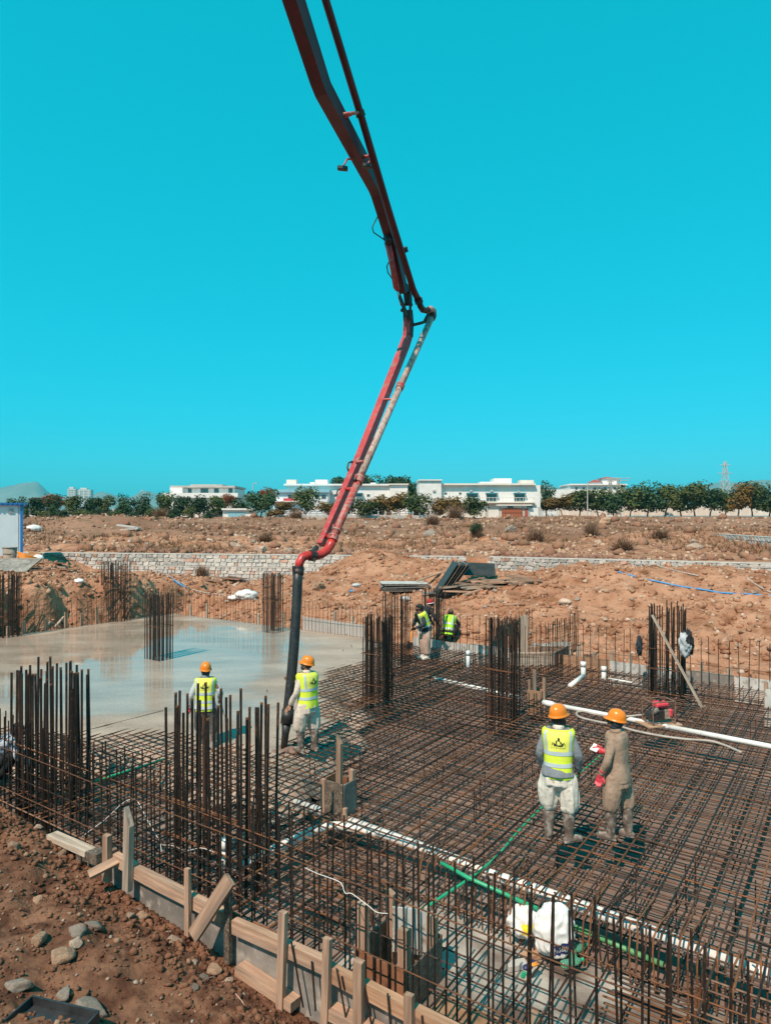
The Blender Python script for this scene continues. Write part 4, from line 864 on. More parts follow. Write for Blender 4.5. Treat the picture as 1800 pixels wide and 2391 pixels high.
stone_wall('low stone wall slanting across the dry field at right', [(p0.x, p0.y), (p1.x, p1.y), (p2.x, p2.y)], [(1.3, 2.55, 0)], sw=.55, sh=.3, limit=120)

# ------------------------------------------------------------------ trees
def crown_mesh(seed, rx, rz, m, nl=12, nq=1500, leaf=.30, gap=.5):
    q = random.Random(seed); vs = []; fs = []; lobes = []
    for i in range(nl):
        a = q.uniform(0, 6.28); r = q.uniform(.05, .72) * rx; z = q.uniform(-.55, .75) * rz
        k = 1 - .35 * abs(z / rz); lobes.append((Vector((r * math.cos(a) * k, r * math.sin(a) * k, z)), q.uniform(.28, .5) * rx))
    for i in range(nq):
        c, lr = lobes[q.randrange(nl)]; d = Vector((q.gauss(0, 1), q.gauss(0, 1), q.gauss(0, 1))).normalized(); p = c + d * lr * q.uniform(.55, 1.08)
        if p.z < -rz * .95: continue
        nrm = (d + Vector((q.uniform(-.8, .8), q.uniform(-.8, .8), q.uniform(-.3, .9)))).normalized(); x = nrm.orthogonal().normalized(); x.rotate(Quaternion(nrm, q.uniform(0, 6.28))); y = nrm.cross(x); s = leaf * q.uniform(.5, 1.2)
        o = len(vs); vs += [p - x * s * .5, p + y * s * .32, p + x * s * .5, p - y * s * .32 + nrm * s * .1]; fs.append((o, o + 1, o + 2, o + 3))
    me = bpy.data.meshes.new('crown'); me.from_pydata(vs, [], fs); me.materials.append(MATS[m]); return me
def trunk_mesh(seed, h, r):
    q = random.Random(seed); mb = MB(); top = Vector((q.uniform(-.15, .15), q.uniform(-.15, .15), h)); mb.tube([(0, 0, -.2), top * .5 + Vector((q.uniform(-.1, .1), 0, 0)), top], [r, r * .8, r * .6], 7)
    for i in range(5):
        a = q.uniform(0, 6.28); e = top + Vector((math.cos(a) * h * .45, math.sin(a) * h * .45, h * q.uniform(.3, .7))); mb.tube([top * q.uniform(.7, 1), (top + e) / 2 + Vector((0, 0, -.05)), e], [r * .45, r * .35, r * .15], 5)
    me = mb.mesh('trunk'); me.materials.append(MATS['bark']); return me
CR = {k: [crown_mesh(100 + i * 7 + j, 1.0, 1.0, m, 13, 1700, .17) for j in range(3)] for i, (k, m) in enumerate((('dark', 'leaf_dark'), ('mid', 'leaf_mid'), ('gold', 'leaf_gold'), ('rust', 'leaf_rust')))}
TRK = [trunk_mesh(i, 1.0, .055) for i in range(3)]
def tree(px, base, top, wpx, d, kind, label, group, trunk=.3, name='tree'):
    wpx = wpx * 1.75; top = top - (base - top) * .18; B = W(px, base, d); H = (base - top) / F * d; w = wpx / F * d; root = thing(name, label, 'tree', B, group); j = br_.randrange(3)
    t = inst('trunk', TRK[j], root, B, (0, 0, br_.uniform(0, 6)), (H * .5, H * .5, H * max(trunk, .2) * 1.25)); ch = H * (1 - trunk) / 2
    inst('crown', CR[kind][j], root, B + Vector((0, 0, H * trunk + ch)), (0, 0, br_.uniform(0, 6)), (w / 2, w / 2, ch * 1.05)); return root
gl = 'trees along the white wall at left'
LX = [(41, 1166, 30, 'dark', 'first small dark tree right of the site cabin'), (84, 1168, 34, 'dark', 'second dark tree right of the site cabin'), (125, 1167, 34, 'dark', 'dark tree below the left pale tower block'), (168, 1166, 36, 'mid', 'greenish tree below the right pale tower block'), (213, 1167, 34, 'dark', 'dark tree just right of the tower blocks'), (243, 1164, 36, 'mid', 'olive tree between the tower blocks and the thin mast'),
      (292, 1165, 36, 'dark', 'dark tree left of the flat roofed far house'), (335, 1163, 38, 'dark', 'dark tree near the left end of the far house'), (384, 1162, 36, 'mid', 'olive tree at the left end of the far house'), (422, 1164, 38, 'dark', 'dark tree under the middle of the far house'), (466, 1163, 40, 'dark', 'dark tree under the right half of the far house'), (508, 1166, 36, 'mid', 'last tree of the left row beside the pale blue gate')]
for i, (px, t, w, k, lab) in enumerate(LX): tree(px, 1215, t, w, 132 + (i % 3) * 2, k, lab, gl, .14)
ORD = ('first', 'second', 'third', 'fourth', 'fifth', 'sixth', 'seventh', 'eighth', 'ninth', 'tenth', 'eleventh')
for i, px in enumerate((60, 105, 147, 190, 228, 268, 314, 360, 402, 445, 488)): tree(px, 1217, 1190 + (i * 7) % 9, 22 + (i * 5) % 9, 129, 'mid' if i % 2 else 'dark', 'low shrub before the left white wall, %s from the cabin' % ORD[i], 'low shrubs before the left wall', .1, 'shrub')
for px, t, w, lab in ((122, 1160, 60, 'rust coloured tree crown behind the left row below the towers'), (528, 1159, 34, 'rust coloured tree at the right end of the far house'), (625, 1145, 26, 'rust topped tall tree left of the long white house')): tree(px, 1210, t, w, 150 if px < 600 else 127, 'rust', lab, None, .25)
tree(612, 1216, 1150, 52, 125, 'dark', 'broad dark tree beside the grey lamp pole at left', None, .15); tree(716, 1216, 1152, 46, 124, 'mid', 'round olive tree in front of the long white house', None, .2); tree(560, 1212, 1170, 50, 150, 'dark', 'dark trees behind the pale blue gate', None, .15)
HX = [(660, 1180, 52, 'gold', 'golden hedge left of the round olive tree'), (768, 1178, 56, 'gold', 'golden hedge just right of the round olive tree'), (806, 1172, 54, 'mid', 'olive hedge directly behind the red pump pipe'), (850, 1170, 52, 'mid', 'olive hedge right of the red pump pipe'), (893, 1168, 50, 'gold', 'golden hedge below the low end of the long house'), (932, 1160, 56, 'gold', 'tall golden bush below the palm'), (975, 1165, 54, 'mid', 'olive bush below the left end of the two storey house'), (1018, 1172, 50, 'gold', 'golden bush left of the middle of the two storey house'), (1060, 1168, 48, 'gold', 'golden bush in front of the two storey house'), (1105, 1170, 44, 'mid', 'olive bush left of the wooden gate')]
for i, (px, t, w, k, lab) in enumerate(HX): tree(px, 1212, t, w, 122 + i % 3, k, lab, 'hedge before the white houses', .05, 'hedge_bush')
RX = [(1275, 1166, 46, 'gold', 'golden tree just right of the two storey house'), (1312, 1156, 58, 'gold', 'broad golden tree left of the right lamp pole'), (1352, 1146, 56, 'mid', 'olive tree beside the right lamp pole'), (1396, 1146, 50, 'mid', 'olive tree left of the power poles'), (1432, 1152, 40, 'dark', 'dark tree between the power poles'), (1470, 1140, 46, 'mid', 'olive tree right of the power poles'), (1510, 1132, 54, 'dark', 'tall dark tree, first of the right row'), (1552, 1134, 48, 'dark', 'dark tree, second of the right row'), (1590, 1134, 44, 'mid', 'olive tree, third of the right row'), (1622, 1134, 46, 'dark', 'dark tree, fourth of the right row'), (1656, 1137, 44, 'dark', 'dark tree left of the far pylon'), (1692, 1142, 42, 'mid', 'olive tree under the far pylon'), (1722, 1136, 40, 'gold', 'golden tree right of the far pylon'), (1756, 1134, 46, 'dark', 'dark tree, second from the right border'), (1795, 1135, 44, 'dark', 'dark tree cut by the right border')]
for i, (px, t, w, k, lab) in enumerate(RX): tree(px, 1204, t + 7, w * 1.15, 146 + i % 4, 'mid' if k == 'dark' and i % 2 else k, lab.replace('dark', 'olive') if k == 'dark' and i % 2 else lab, 'trees along the right wall', .08)
for i, (px, t, w) in enumerate(((790, 1124, 40), (862, 1120, 60), (915, 1122, 46), (948, 1122, 40), (1275, 1138, 30), (826, 1122, 40))): tree(px, 1205, t, w, 190 + i * 3, 'dark', ('dark tree top over the roof, left end of the long white house', 'broad dark tree top over the roof right of the pump pipe', 'dark tree top over the low right end of the long house', 'dark tree top directly left of the palm', 'dark tree top behind the right end of the two storey house', 'dark tree top just right of the pump pipe')[i], 'tree tops behind the houses', .3)
# palm
B = W(962, 1205, 135); palm = thing('palm', 'date palm between the two white houses', 'palm', B); mb = MB(); mb.tube([B, B + Vector((.1, 0, 4.2))], [.25, .2], 8); mb.build('trunk', 'bark', palm); mb = MB()
for i in range(26):
    a = i * 2.4; el = br_.uniform(-.2, 1.2); d0 = Vector((math.cos(a) * math.cos(el), math.sin(a) * math.cos(el), math.sin(el))); c = B + Vector((.1, 0, 4.3)); s = Vector((-math.sin(a), math.cos(a), 0)) * .16; L = br_.uniform(1.8, 2.6)
    pts = [c + d0 * L * t + Vector((0, 0, -1.1 * t * t)) for t in (0, .35, .7, 1)]; vs = []
    for k, p in enumerate(pts): w = (.3, 1, .8, .05)[k]; vs += [p - s * w * 1.6, p + Vector((0, 0, .06)), p + s * w * 1.6]
    mb.add(vs, [(k * 3 + j, k * 3 + j + 1, k * 3 + j + 4, k * 3 + j + 3) for k in range(3) for j in range(2)])
mb.build('fronds', 'leaf_dark', palm)

# ------------------------------------------------------------------ houses
def hbox(parent, name, x0, x1, yt, yb, d, depth, m, fwd=0.0, bev=0):
    a = W(x0, yt, d); b = W(x1, yb, d); mb = MB(); mb.box(((a.x + b.x) / 2, d - fwd + depth / 2, (a.z + b.z) / 2), (b.x - a.x, depth, a.z - b.z)); return mb.build(name, m, parent)
def hwin(parent, x, yt, yb, wpx, d, fwd=0.0, awn=None, split=2):
    w = hbox(parent, 'window', x - wpx / 2 - .8, x + wpx / 2 + .8, yt - .8, yb + .8, d, .12, 'cream', fwd + .06)
    for k in range(split): xa = x - wpx / 2 + wpx * k / split; hbox(w, 'pane', xa + .2, xa + wpx / split - .2, yt, yb, d, .08, 'glass', fwd + .10)
    if awn: hbox(w, 'awning', x - wpx / 2 - 2, x + wpx / 2 + 2, yt - 3.2, yt - 1, d, .9, awn, fwd + .95)
    return w
d = 140
h = thing('white_house', 'white two-storey flat-roofed house with wooden gate in front', 'house', W(1119, 1206, d))
hbox(h, 'wall', 1028, 1261, 1133, 1206, d, 14, 'white_paint'); hbox(h, 'wing', 978, 1029, 1123, 1207, d, 12, 'white_paint', 1.2); hbox(h, 'roof_slab', 976, 1031, 1120.5, 1123, d, 12.6, 'white_paint', 1.6); hbox(h, 'roof_slab', 1026, 1248, 1129, 1133, d, 14.6, 'cream', .9)
hbox(h, 'roof_block', 1153, 1194, 1117, 1129, d + 4, 5, 'white_paint'); rl = hbox(h, 'roof_block', 1214, 1246, 1121, 1129, d + 3, 3, 'cream'); hbox(h, 'parapet', 1121, 1155, 1125, 1129, d + 3, 4, 'white_paint')
hbox(h, 'balcony_slab', 1020, 1246, 1172, 1175, d, 3.0, 'cream', 1.6); hbox(h, 'ground_floor', 1030, 1250, 1175, 1206, d, 2, 'cream', .4)
for k in range(28): x = 1030 + k * 7.8; hbox(h, 'baluster', x, x + .8, 1163, 1172, d, .06, 'cream', 1.5)
hbox(h, 'rail', 1022, 1246, 1162, 1163, d, .08, 'cream', 1.55)
for x in (1102, 1147, 1212): hwin(h, x, 1154, 1170, 24, d, 0, 'teal_shade', 3)
for x in (1040, 1074): hwin(h, x, 1150, 1154, 6, d, 0, None, 1)
for x in (1060, 1120, 1190, 1235): hwin(h, x, 1180, 1192, 14, d, .4)
for x, y in ((1012, 1146), (1099, 1146), (1147, 1146), (1209, 1148)): hbox(h, 'air_conditioner', x - 3, x + 3, y - 2.2, y + 2.2, d, .35, 'concrete_far', 1.5 if x < 1020 else .35)
w = thing('boundary_wall', 'cream boundary wall with pillars in front of the two-storey house', 'wall', W(1119, 1209, 130))
hbox(w, 'wall', 1020, 1168, 1190, 1211, 130, .3, 'cream'); hbox(w, 'wall', 1234, 1260, 1186, 1211, 130, .3, 'white_paint')
for x in (1135, 1167, 1222, 1233, 1259): hbox(w, 'pillar', x - 3, x + 3, 1184, 1211, 130, .6, 'concrete_far', .15)
hbox(w, 'canopy', 1160, 1240, 1178, 1181, 130, 2.2, 'cream', .8)
g = thing('wooden_gate', 'reddish wooden double gate with arched top before the white house', 'gate', W(1195, 1210, 129.8))
for k in range(8): x = 1171 + k * 6; yt = 1187 - 1.6 * math.sin((k + .5) / 8 * math.pi); hbox(g, 'panel', x + .2, x + 5.8, yt, 1208.5, 129.7, .08, 'gate_wood')
hbox(g, 'rail', 1171, 1219, 1196, 1197.2, 129.6, .06, 'gate_wood'); tag(hbox(None, 'side_door', 1225, 1232, 1187, 1208.5, 129.75, .08, 'roof_red'), 'narrow dark red door right of the wooden gate', 'door')
d = 145
h = thing('white_house', 'long low white house with pale blue roofed wing behind the pump pipe', 'house', W(790, 1208, d))
hbox(h, 'wall', 668, 913, 1134, 1208, d + 3, 12, 'white_paint'); hbox(h, 'roof_slab', 664, 916, 1130, 1134, d + 3, 12.5, 'white_paint', .7); hbox(h, 'block', 910, 952, 1132, 1208, d + 1, 9, 'white_paint'); hbox(h, 'roof_slab', 908, 954, 1129.5, 1132, d + 1, 9.6, 'cream', .5)
hbox(h, 'wing', 638, 766, 1150, 1208, d - 3, 6, 'cabin_wall'); hbox(h, 'wing_roof', 634, 770, 1143, 1150, d - 3, 6.8, 'roof_blue', .6)
hbox(h, 'roof_block', 669, 692, 1120, 1130, d + 5, 3, 'cream'); hbox(h, 'roof_block', 736, 765, 1120, 1130, d + 6, 4, 'white_paint'); hbox(h, 'roof_block', 724, 737, 1126, 1130, d + 6, 3, 'white_paint'); hbox(h, 'roof_block', 865, 878, 1127, 1130, d + 6, 3, 'white_paint')
for x in (678, 698, 740, 756): hwin(h, x, 1156, 1164, 10, d - 3)
for x in (783, 838, 860, 894): hwin(h, x, 1154, 1159, 7 if x != 838 else 14, d + 3, 0, 'teal_shade' if x == 838 else None, 1)
hbox(h, 'balcony_slab', 636, 700, 1170, 1172, d - 3, 2, 'cream', 1.2)
for k in range(5): tag(hbox(None, 'plastic_chair', 662 + k * 5, 666 + k * 5, 1163.5, 1170, d - 4, .5, 'glove_red'), 'small red chair on the balcony, %s from the left' % ORD[k], 'chair', 'red chairs on the balcony')
d = 190
h = thing('white_house', 'far flat-roofed house with deep terraces above the left trees', 'house', W(475, 1208, d))
hbox(h, 'wall', 405, 548, 1140, 1208, d, 14, 'white_paint'); hbox(h, 'roof_slab', 401, 551, 1134.5, 1139, d, 15, 'concrete_far', 1.2); hbox(h, 'roof_block', 445, 520, 1131, 1135, d + 3, 6, 'concrete_far'); hbox(h, 'terrace_wall', 389, 562, 1152, 1163, d, 16, 'white_paint', 3.5); hbox(h, 'ground_floor', 392, 560, 1163, 1208, d, 14, 'cream', 2.8)
hbox(h, 'side_wall', 401, 430, 1139, 1153, d, 5, 'white_paint', 1.4)
for x, w_ in ((444, 9), (506, 11), (539, 10), (478, 18)): hwin(h, x, 1141, 1151.5, w_, d, .02, None, 1 if w_ < 12 else 3)
d = 215
h = thing('white_house', 'far white house with small red pyramid roofs above the right trees', 'house', W(1395, 1206, d))
hbox(h, 'wall', 1330, 1460, 1133, 1206, d, 12, 'white_paint'); hbox(h, 'roof_slab', 1328, 1462, 1130, 1133, d, 13, 'white_paint', .8); hbox(h, 'tower', 1404, 1440, 1117, 1130, d + 2, 5, 'white_paint'); hbox(h, 'pavilion', 1380, 1403, 1126, 1130, d + 2, 4, 'white_paint'); hbox(h, 'annex', 1268, 1332, 1143, 1206, d - 5, 8, 'white_paint')
for (x0, x1, yt, yb) in ((1401, 1443, 1112, 1117), (1377, 1406, 1119, 1126)):
    a = W(x0, yb, d + 2); b = W(x1, yb, d + 2); c = W((x0 + x1) / 2, yt, d + 2); D = b.x - a.x; mb = MB(); mb.add([a + Vector((0, -.5, 0)), b + Vector((0, -.5, 0)), b + Vector((0, D - .5, 0)), a + Vector((0, D - .5, 0)), c + Vector((0, D / 2, 0))], [(0, 1, 4), (1, 2, 4), (2, 3, 4), (3, 0, 4), (3, 2, 1, 0)]); mb.build('pyramid_roof', 'roof_red', h)
for x in (1345, 1362, 1388, 1412, 1434, 1450): hwin(h, x, 1138, 1143, 6, d, 0, None, 1)
w = thing('boundary_wall', 'long white boundary wall behind the left tree row', 'wall', W(300, 1214, 138)); hbox(w, 'wall', -60, 520, 1191, 1216, 138, .3, 'white_paint'); hbox(w, 'coping', -60, 520, 1189.6, 1191, 138, .5, 'cabin_wall', .1)
for k in range(15): hbox(w, 'pillar', -58 + k * 40, -53 + k * 40, 1188, 1216, 138, .6, 'white_paint', .2)
w = thing('gate_house', 'small white gatehouse with pale blue doors at the end of the left wall', 'gatehouse', W(550, 1217, 130)); hbox(w, 'wall', 521, 589, 1191, 1217, 130, 5, 'white_paint'); hbox(w, 'roof', 519, 592, 1187, 1191, 130, 6, 'white_paint', .5); hbox(w, 'door', 533, 552, 1197, 1216.5, 130, .1, 'roof_blue', .08); hbox(w, 'door', 553, 573, 1197, 1216.5, 130, .1, 'roof_blue', .08)
w = thing('boundary_wall', 'long white panelled wall behind the right tree row', 'wall', W(1600, 1204, 156)); hbox(w, 'wall', 1300, 1900, 1181, 1204, 156, .3, 'cream')
for k in range(24): hbox(w, 'pillar', 1300 + k * 25, 1304 + k * 25, 1179, 1204, 156, .6, 'white_paint', .2)
w = thing('fence', 'grey stone fence with dark rails below the hedge of the long house', 'fence', W(800, 1212, 121)); hbox(w, 'plinth', 640, 1010, 1203, 1213, 121, .4, 'concrete_far')
for k in range(24): hbox(w, 'post', 642 + k * 16, 645 + k * 16, 1193, 1213, 121, .3, 'concrete_far', .05)
hbox(w, 'rail', 640, 1020, 1194, 1195, 121, .08, 'steel_dark'); hbox(w, 'rail', 640, 1020, 1199, 1200, 121, .08, 'steel_dark')
tag(hbox(None, 'red_box', 697, 703, 1194, 1212, 119, .6, 'roof_red'), 'small dark red hut post before the hedge left of the pump', 'post')

# poles, pylons
def pole(label, px, t, b, d, arm=0):
    B = W(px, b, d); T = W(px, t, d); o = thing('lamp_pole', label, 'lamp pole', B); mb = MB(); mb.tube([B, T], [.14, .07], 8); mb.build('pole', 'concrete_far', o); mb = MB(); mb.tube([T, T + Vector((.5, -.3, .15))], .05, 6); a = mb.build('arm', 'concrete_far', o); mb = MB(); mb.box(T + Vector((.6, -.35, .12)), (.5, .22, .12)); mb.build('lamp_head', 'concrete_far', a)
pole('slim grey lamp pole left of the long white house', 591, 1130, 1218, 125); pole('slim grey lamp pole before the golden trees at right', 1371, 1131, 1210, 130); pole('thin dark mast above the left trees', 329, 1146, 1190, 170)
def lattice(label, px, t, b, d, w0, w1, arms, r, name='power_pole'):
    B = W(px, b, d); H = (b - t) / F * d; o = thing(name, label, 'pylon', B); mb = MB(); n = 9
    def cnr(k, i): t_ = i / n; w = w0 + (w1 - w0) * t_; sx, sy = ((-1, -1), (1, -1), (1, 1), (-1, 1))[k]; return B + Vector((sx * w / 2, sy * w / 2, H * t_))
    for k in range(4): mb.tube([cnr(k, 0), cnr(k, n)], r, 4)
    mb.build('legs', 'concrete_far', o); mb = MB()
    for i in range(n):
        for k in range(4): mb.tube([cnr(k, i), cnr((k + 1) % 4, i + 1)], r * .7, 4); mb.tube([cnr((k + 1) % 4, i), cnr(k, i + 1)], r * .7, 4)
    mb.build('bracing', 'concrete_far', o)
    for (f, w) in arms: mb = MB(); z = H * f; mb.tube([B + Vector((-w / 2, 0, z)), B + Vector((w / 2, 0, z))], r * 1.4, 4); mb.build('crossarm', 'concrete_far', o)
lattice('left of two lattice power poles before the red roofed house', 1424, 1116, 1203, 150, .9, .45, [(.97, 2.2), (.9, 1.6)], .05); lattice('right of two lattice power poles before the red roofed house', 1443, 1115, 1203, 149, .9, .45, [(.98, 5.5), (.92, 4.5)], .05)
lattice('distant transmission pylon above the right tree row', 1692, 1077, 1204, 420, 7, 1.0, [(.93, 7), (.78, 9), (.63, 8)], .13, 'transmission_pylon')

# distant towers and hills
for (x0, x1, yt, lab) in ((158, 178, 1141, 'left of two distant pale tower blocks'), (182, 213, 1143, 'right and wider of two distant pale tower blocks')):
    d = 2600; a = W(x0, yt, d); b = W(x1, 1212, d); o = thing('tower_block', lab, 'tower', ((a.x + b.x) / 2, d, 4), 'distant tower blocks'); H = a.z - 4; n = 16; cxx = (a.x + b.x) / 2; wd = b.x - a.x
    mb = MB(); mb.box((cxx, d + 12, 4 + H / 2), (wd * .96, 24, H)); mb.build('core', 'tower_glass', o)
    for k in range(n): mb = MB(); mb.box((cxx, d + 12, 4 + H * (k + .5) / n), (wd, 26, H / n * .42)); mb.build('floor_band', 'cream', o)
    for k in range(3): mb = MB(); mb.box((cxx - wd / 2 + wd * (k + .5) / 3, d - 1, 4 + H * .5), (wd * .06, 3, H)); mb.build('rib', 'cream', o)
    mb = MB(); mb.box((cxx - wd * .1, d + 12, 4 + H + 3), (wd * .5, 14, 7)); mb.build('roof_house', 'cream', o)
hp_x = [-700, -200, 0, 30, 70, 90, 118, 160, 210, 240, 300, 340, 390, 450, 520, 600, 800, 1000, 1180, 1262, 1290, 1335, 1400, 1500, 1590, 1660, 1720, 1800, 2000, 2500]
hp_y = [1150, 1146, 1140, 1130, 1123, 1128, 1152, 1160, 1156, 1146, 1158, 1148, 1160, 1158, 1166, 1170, 1172, 1170, 1150, 1130, 1134, 1142, 1150, 1152, 1140, 1128, 1121, 1122, 1130, 1150]
NX, NY = 420, 26; vs = []; fs = []
pxs = np.linspace(-700, 2500, NX); dd = np.linspace(5200, 8200, NY); ytop = np.interp(pxs, hp_x, hp_y) + 3 * fbm(pxs * .03, pxs * 0, 4, 3) + 1.2 * fbm(pxs * .15, pxs * 0, 3, 5)
for j, dj in enumerate(dd):
    bell = math.exp(-((j / (NY - 1) - .42) / .24) ** 2)
    for i in range(NX):
        xx = (pxs[i] - CX) / F * dj; top = (HY - ytop[i]) / F * 6460; nn = 1 + .25 * float(fbm(np.array([xx / 500]), np.array([dj / 350]), 3, 12)[0]) * (1 - bell)
        vs.append((xx, dj, 3.85 * 0 - 4 + top * bell * nn))
fs = [(j * NX + i, j * NX + i + 1, (j + 1) * NX + i + 1, (j + 1) * NX + i) for j in range(NY - 1) for i in range(NX - 1)]
mb = MB(); mb.v = vs; mb.f = fs; mb.mi = [0] * len(fs); tag(mb.build('hills', 'hill_rock', None, True), kind='structure')

# ------------------------------------------------------------------ site cabin
za, zb_ = 1.75, CAM_H - (1180 - HY) / F * 38.6; x1 = (53 - CX) / F * 38.6
cb_ = thing('site_cabin', 'pale prefabricated cabin with blue corner and roof edge at the left border', 'cabin', (x1, 38.6, za)); cb_.rotation_euler = (0, 0, R(29))
mb = MB(); mb.box((x1 - 2.9, 39.8, (za + zb_) / 2), (5.8, 2.4, zb_ - za)); mb.build('wall', 'cabin_wall', cb_)
mb = MB(); mb.box((x1 - 2.85, 39.8, zb_ + .06), (6.1, 2.75, .14)); mb.build('roof', 'blue_paint', cb_); mb = MB(); mb.box((x1 - .03, 38.57, (za + zb_) / 2), (.15, .10, zb_ - za - .01)); mb.build('corner_post', 'blue_paint', cb_)
for k in range(5): mb = MB(); mb.box((x1 - .2 - k * 1.15, 38.585, (za + zb_) / 2), (.02, .02, zb_ - za - .02)); mb.build('panel_joint', 'concrete_far', cb_)
for k in range(4): mb = MB(); mb.box((x1 - .55, 38.56, zb_ - .42 + k * .07), (.26, .03, .035)); mb.build('vent_slat', 'concrete_far', cb_)
for k in range(26): mb = MB(); mb.box((x1 - 5.7 + k * .235, 38.40, zb_ + .10), (.10, .06, .10)); mb.build('roof_rib', 'blue_paint', cb_)

# dry grass, bushes
q = random.Random(99); vs = []; fs = []
for i in range(16000):
    y = 41.5 + 88 * q.random() ** 1.6; x = q.uniform(-.62, .62) * y; z0 = float(0)
    vs.append((x, y))
arr = np.array(vs); dens = fbm(arr[:, 0] * .07, arr[:, 1] * .07, 3, 61) + .35 * np.exp(-((arr[:, 0] - 6) / 18) ** 2); keep = (dens > .04) & (arr[:, 1] > wall_y(arr[:, 0]) + .8); arr = arr[keep]
zz = np.where(arr[:, 1] < 59, h_mid(arr[:, 0], arr[:, 1]), h_far(arr[:, 0], arr[:, 1])); vs = []; fs = []
for (x, y), z in zip(arr, zz):
    s = q.uniform(.12, .36) * (1 + .004 * y)
    for k in range(7):
        a = q.uniform(0, 6.28); l = q.uniform(.2, .75) * s; w = s * .07; o = len(vs); vs += [(x + w * math.sin(a), y - w * math.cos(a), z - .03), (x - w * math.sin(a), y + w * math.cos(a), z - .03), (x + l * math.cos(a), y + l * math.sin(a), z + s * q.uniform(.6, 1.2))]; fs.append((o, o + 1, o + 2))
mb = MB(); mb.v = vs; mb.f = fs; mb.mi = [0] * len(fs); tag(mb.build('dry_grass', 'dry_grass'), 'dry brown grass and weeds over the rubble field', 'grass', kind='stuff')
def twig_mesh(seed, n=420, leaf=0):
    q = random.Random(seed); mb = MB()
    for i in range(n):
        a = q.uniform(0, 6.28); el = q.uniform(.15, 1.5); L = q.uniform(.4, 1.0); d = Vector((math.cos(a) * math.cos(el), math.sin(a) * math.cos(el), math.sin(el))); b = Vector((q.gauss(0, .14), q.gauss(0, .14), 0)); m_ = b + d * L * .5 + Vector((q.uniform(-.06, .06),) * 3); e = b + d * L + Vector((q.uniform(-.15, .15), q.uniform(-.15, .15), 0)); s = Vector((-math.sin(a), math.cos(a), 0)) * .013
        mb.add([b - s, b + s, m_ + s, m_ - s, e], [(0, 1, 2, 3), (3, 2, 4)])
    me = mb.mesh('twigs'); me.materials.append(MATS['dry_twig']); return me
TW = [twig_mesh(i) for i in range(3)]
def bush(px, py, wpx, hpx, label, leafy=0.0, m='leaf_dark', d=None):
    g = on_ground(px, py, 40) if d is None else W(px, py, d); s = wpx / F * g.y; hh = hpx / F * g.y; o = thing('bush', label, 'bush', g); inst('twigs', TW[br_.randrange(3)], o, g, (0, 0, br_.uniform(0, 6)), (s / 1.6, s / 1.6, hh))
    if leafy: inst('leaves', CR['dark' if m == 'leaf_dark' else 'gold'][br_.randrange(3)], o, g + Vector((0, 0, hh * .45)), (0, 0, 1), (s / 2 * leafy, s / 2 * leafy, hh * .5 * leafy))
bush(1112, 1255, 46, 42, 'dark green round bush in the dry field right of centre', .9); bush(1380, 1250, 60, 48, 'brown leafless bush in front of the right lamp pole'); bush(1062, 1210, 70, 42, 'pale leafless thicket below the two storey house', d=112); bush(1010, 1225, 60, 36, 'thin leafless bush left of the dark round bush')
bush(1455, 1285, 90, 40, 'low brown brush above the right stone wall'); bush(1250, 1265, 80, 40, 'dry brush patch in the middle of the field'); bush(690, 1212, 60, 28, 'bare twiggy bush before the round olive tree', d=118); bush(375, 1205, 50, 26, 'dry weeds on the rubble mound at left', d=74); bush(470, 1345, 45, 36, 'dry weeds against the lower stone wall at left', d=40.2); bush(1540, 1255, 70, 30, 'dry shrubs left of the slanting stone wall'); bush(620, 1265, 60, 32, 'grey dry shrub behind the pump hose elbow')
# ------------------------------------------------------------------ people
def remesh(mb, voxel, smooth=2, wr=None):
    me = mb.mesh('tmp'); o = bpy.data.objects.new('tmp', me); col.objects.link(o)
    m = o.modifiers.new('r', 'REMESH'); m.mode = 'VOXEL'; m.voxel_size = voxel; m.use_smooth_shade = True
    if smooth: s = o.modifiers.new('s', 'SMOOTH'); s.iterations = smooth; s.factor = .5
    dg = bpy.context.evaluated_depsgraph_get(); out = bpy.data.meshes.new_from_object(o.evaluated_get(dg)); bpy.data.objects.remove(o); bpy.data.meshes.remove(me)
    if wr:
        amp, fx, fz, sd = wr; nn = [v.normal.copy() for v in out.vertices]
        for v, n in zip(out.vertices, nn):
            c = v.co; k = mnoise.noise(Vector((c.x * fx + sd, c.y * fx, c.z * fz))) + .5 * mnoise.noise(Vector((c.x * fx * 2, c.y * fx * 2 + sd, c.z * fz * 1.7)))
            v.co = c + n * amp * k
    out.polygons.foreach_set('use_smooth', [True] * len(out.polygons)); return out
def text_polys(txt, size=1.0):
    cu = bpy.data.curves.new('t', 'FONT'); cu.body = txt; cu.size = size; cu.align_x = 'CENTER'; cu.resolution_u = 2; o = bpy.data.objects.new('t', cu); col.objects.link(o)
    dg = bpy.context.evaluated_depsgraph_get(); me = bpy.data.meshes.new_from_object(o.evaluated_get(dg)); v = [(p.co.x, p.co.y) for p in me.vertices]; f = [tuple(p.vertices) for p in me.polygons]
    bpy.data.objects.remove(o); bpy.data.curves.remove(cu); bpy.data.meshes.remove(me); return v, f
LOGO_T = text_polys('E.A.Y BUILDERS', 1.0)
LOGO = [[(-.95, .12), (-.72, .52), (-.62, .52), (-.84, .12)], [(-.62, .46), (-.55, .10), (-.38, .03), (-.02, .22)], [(-.22, .03), (.40, .0), (.62, .50)], [(.70, .50), (.78, .50), (1.0, .06), (.90, .06)], [(.66, .46), (.46, .08), (.54, .08), (.72, .40)],
        [(-.28, .40), (-.28, .82), (-.12, .66), (-.14, .32)], [(-.10, .70), (-.04, 1.1), (.12, .98), (.10, .62)], [(.14, .34), (.14, .70), (.32, .56), (.34, .38)]]
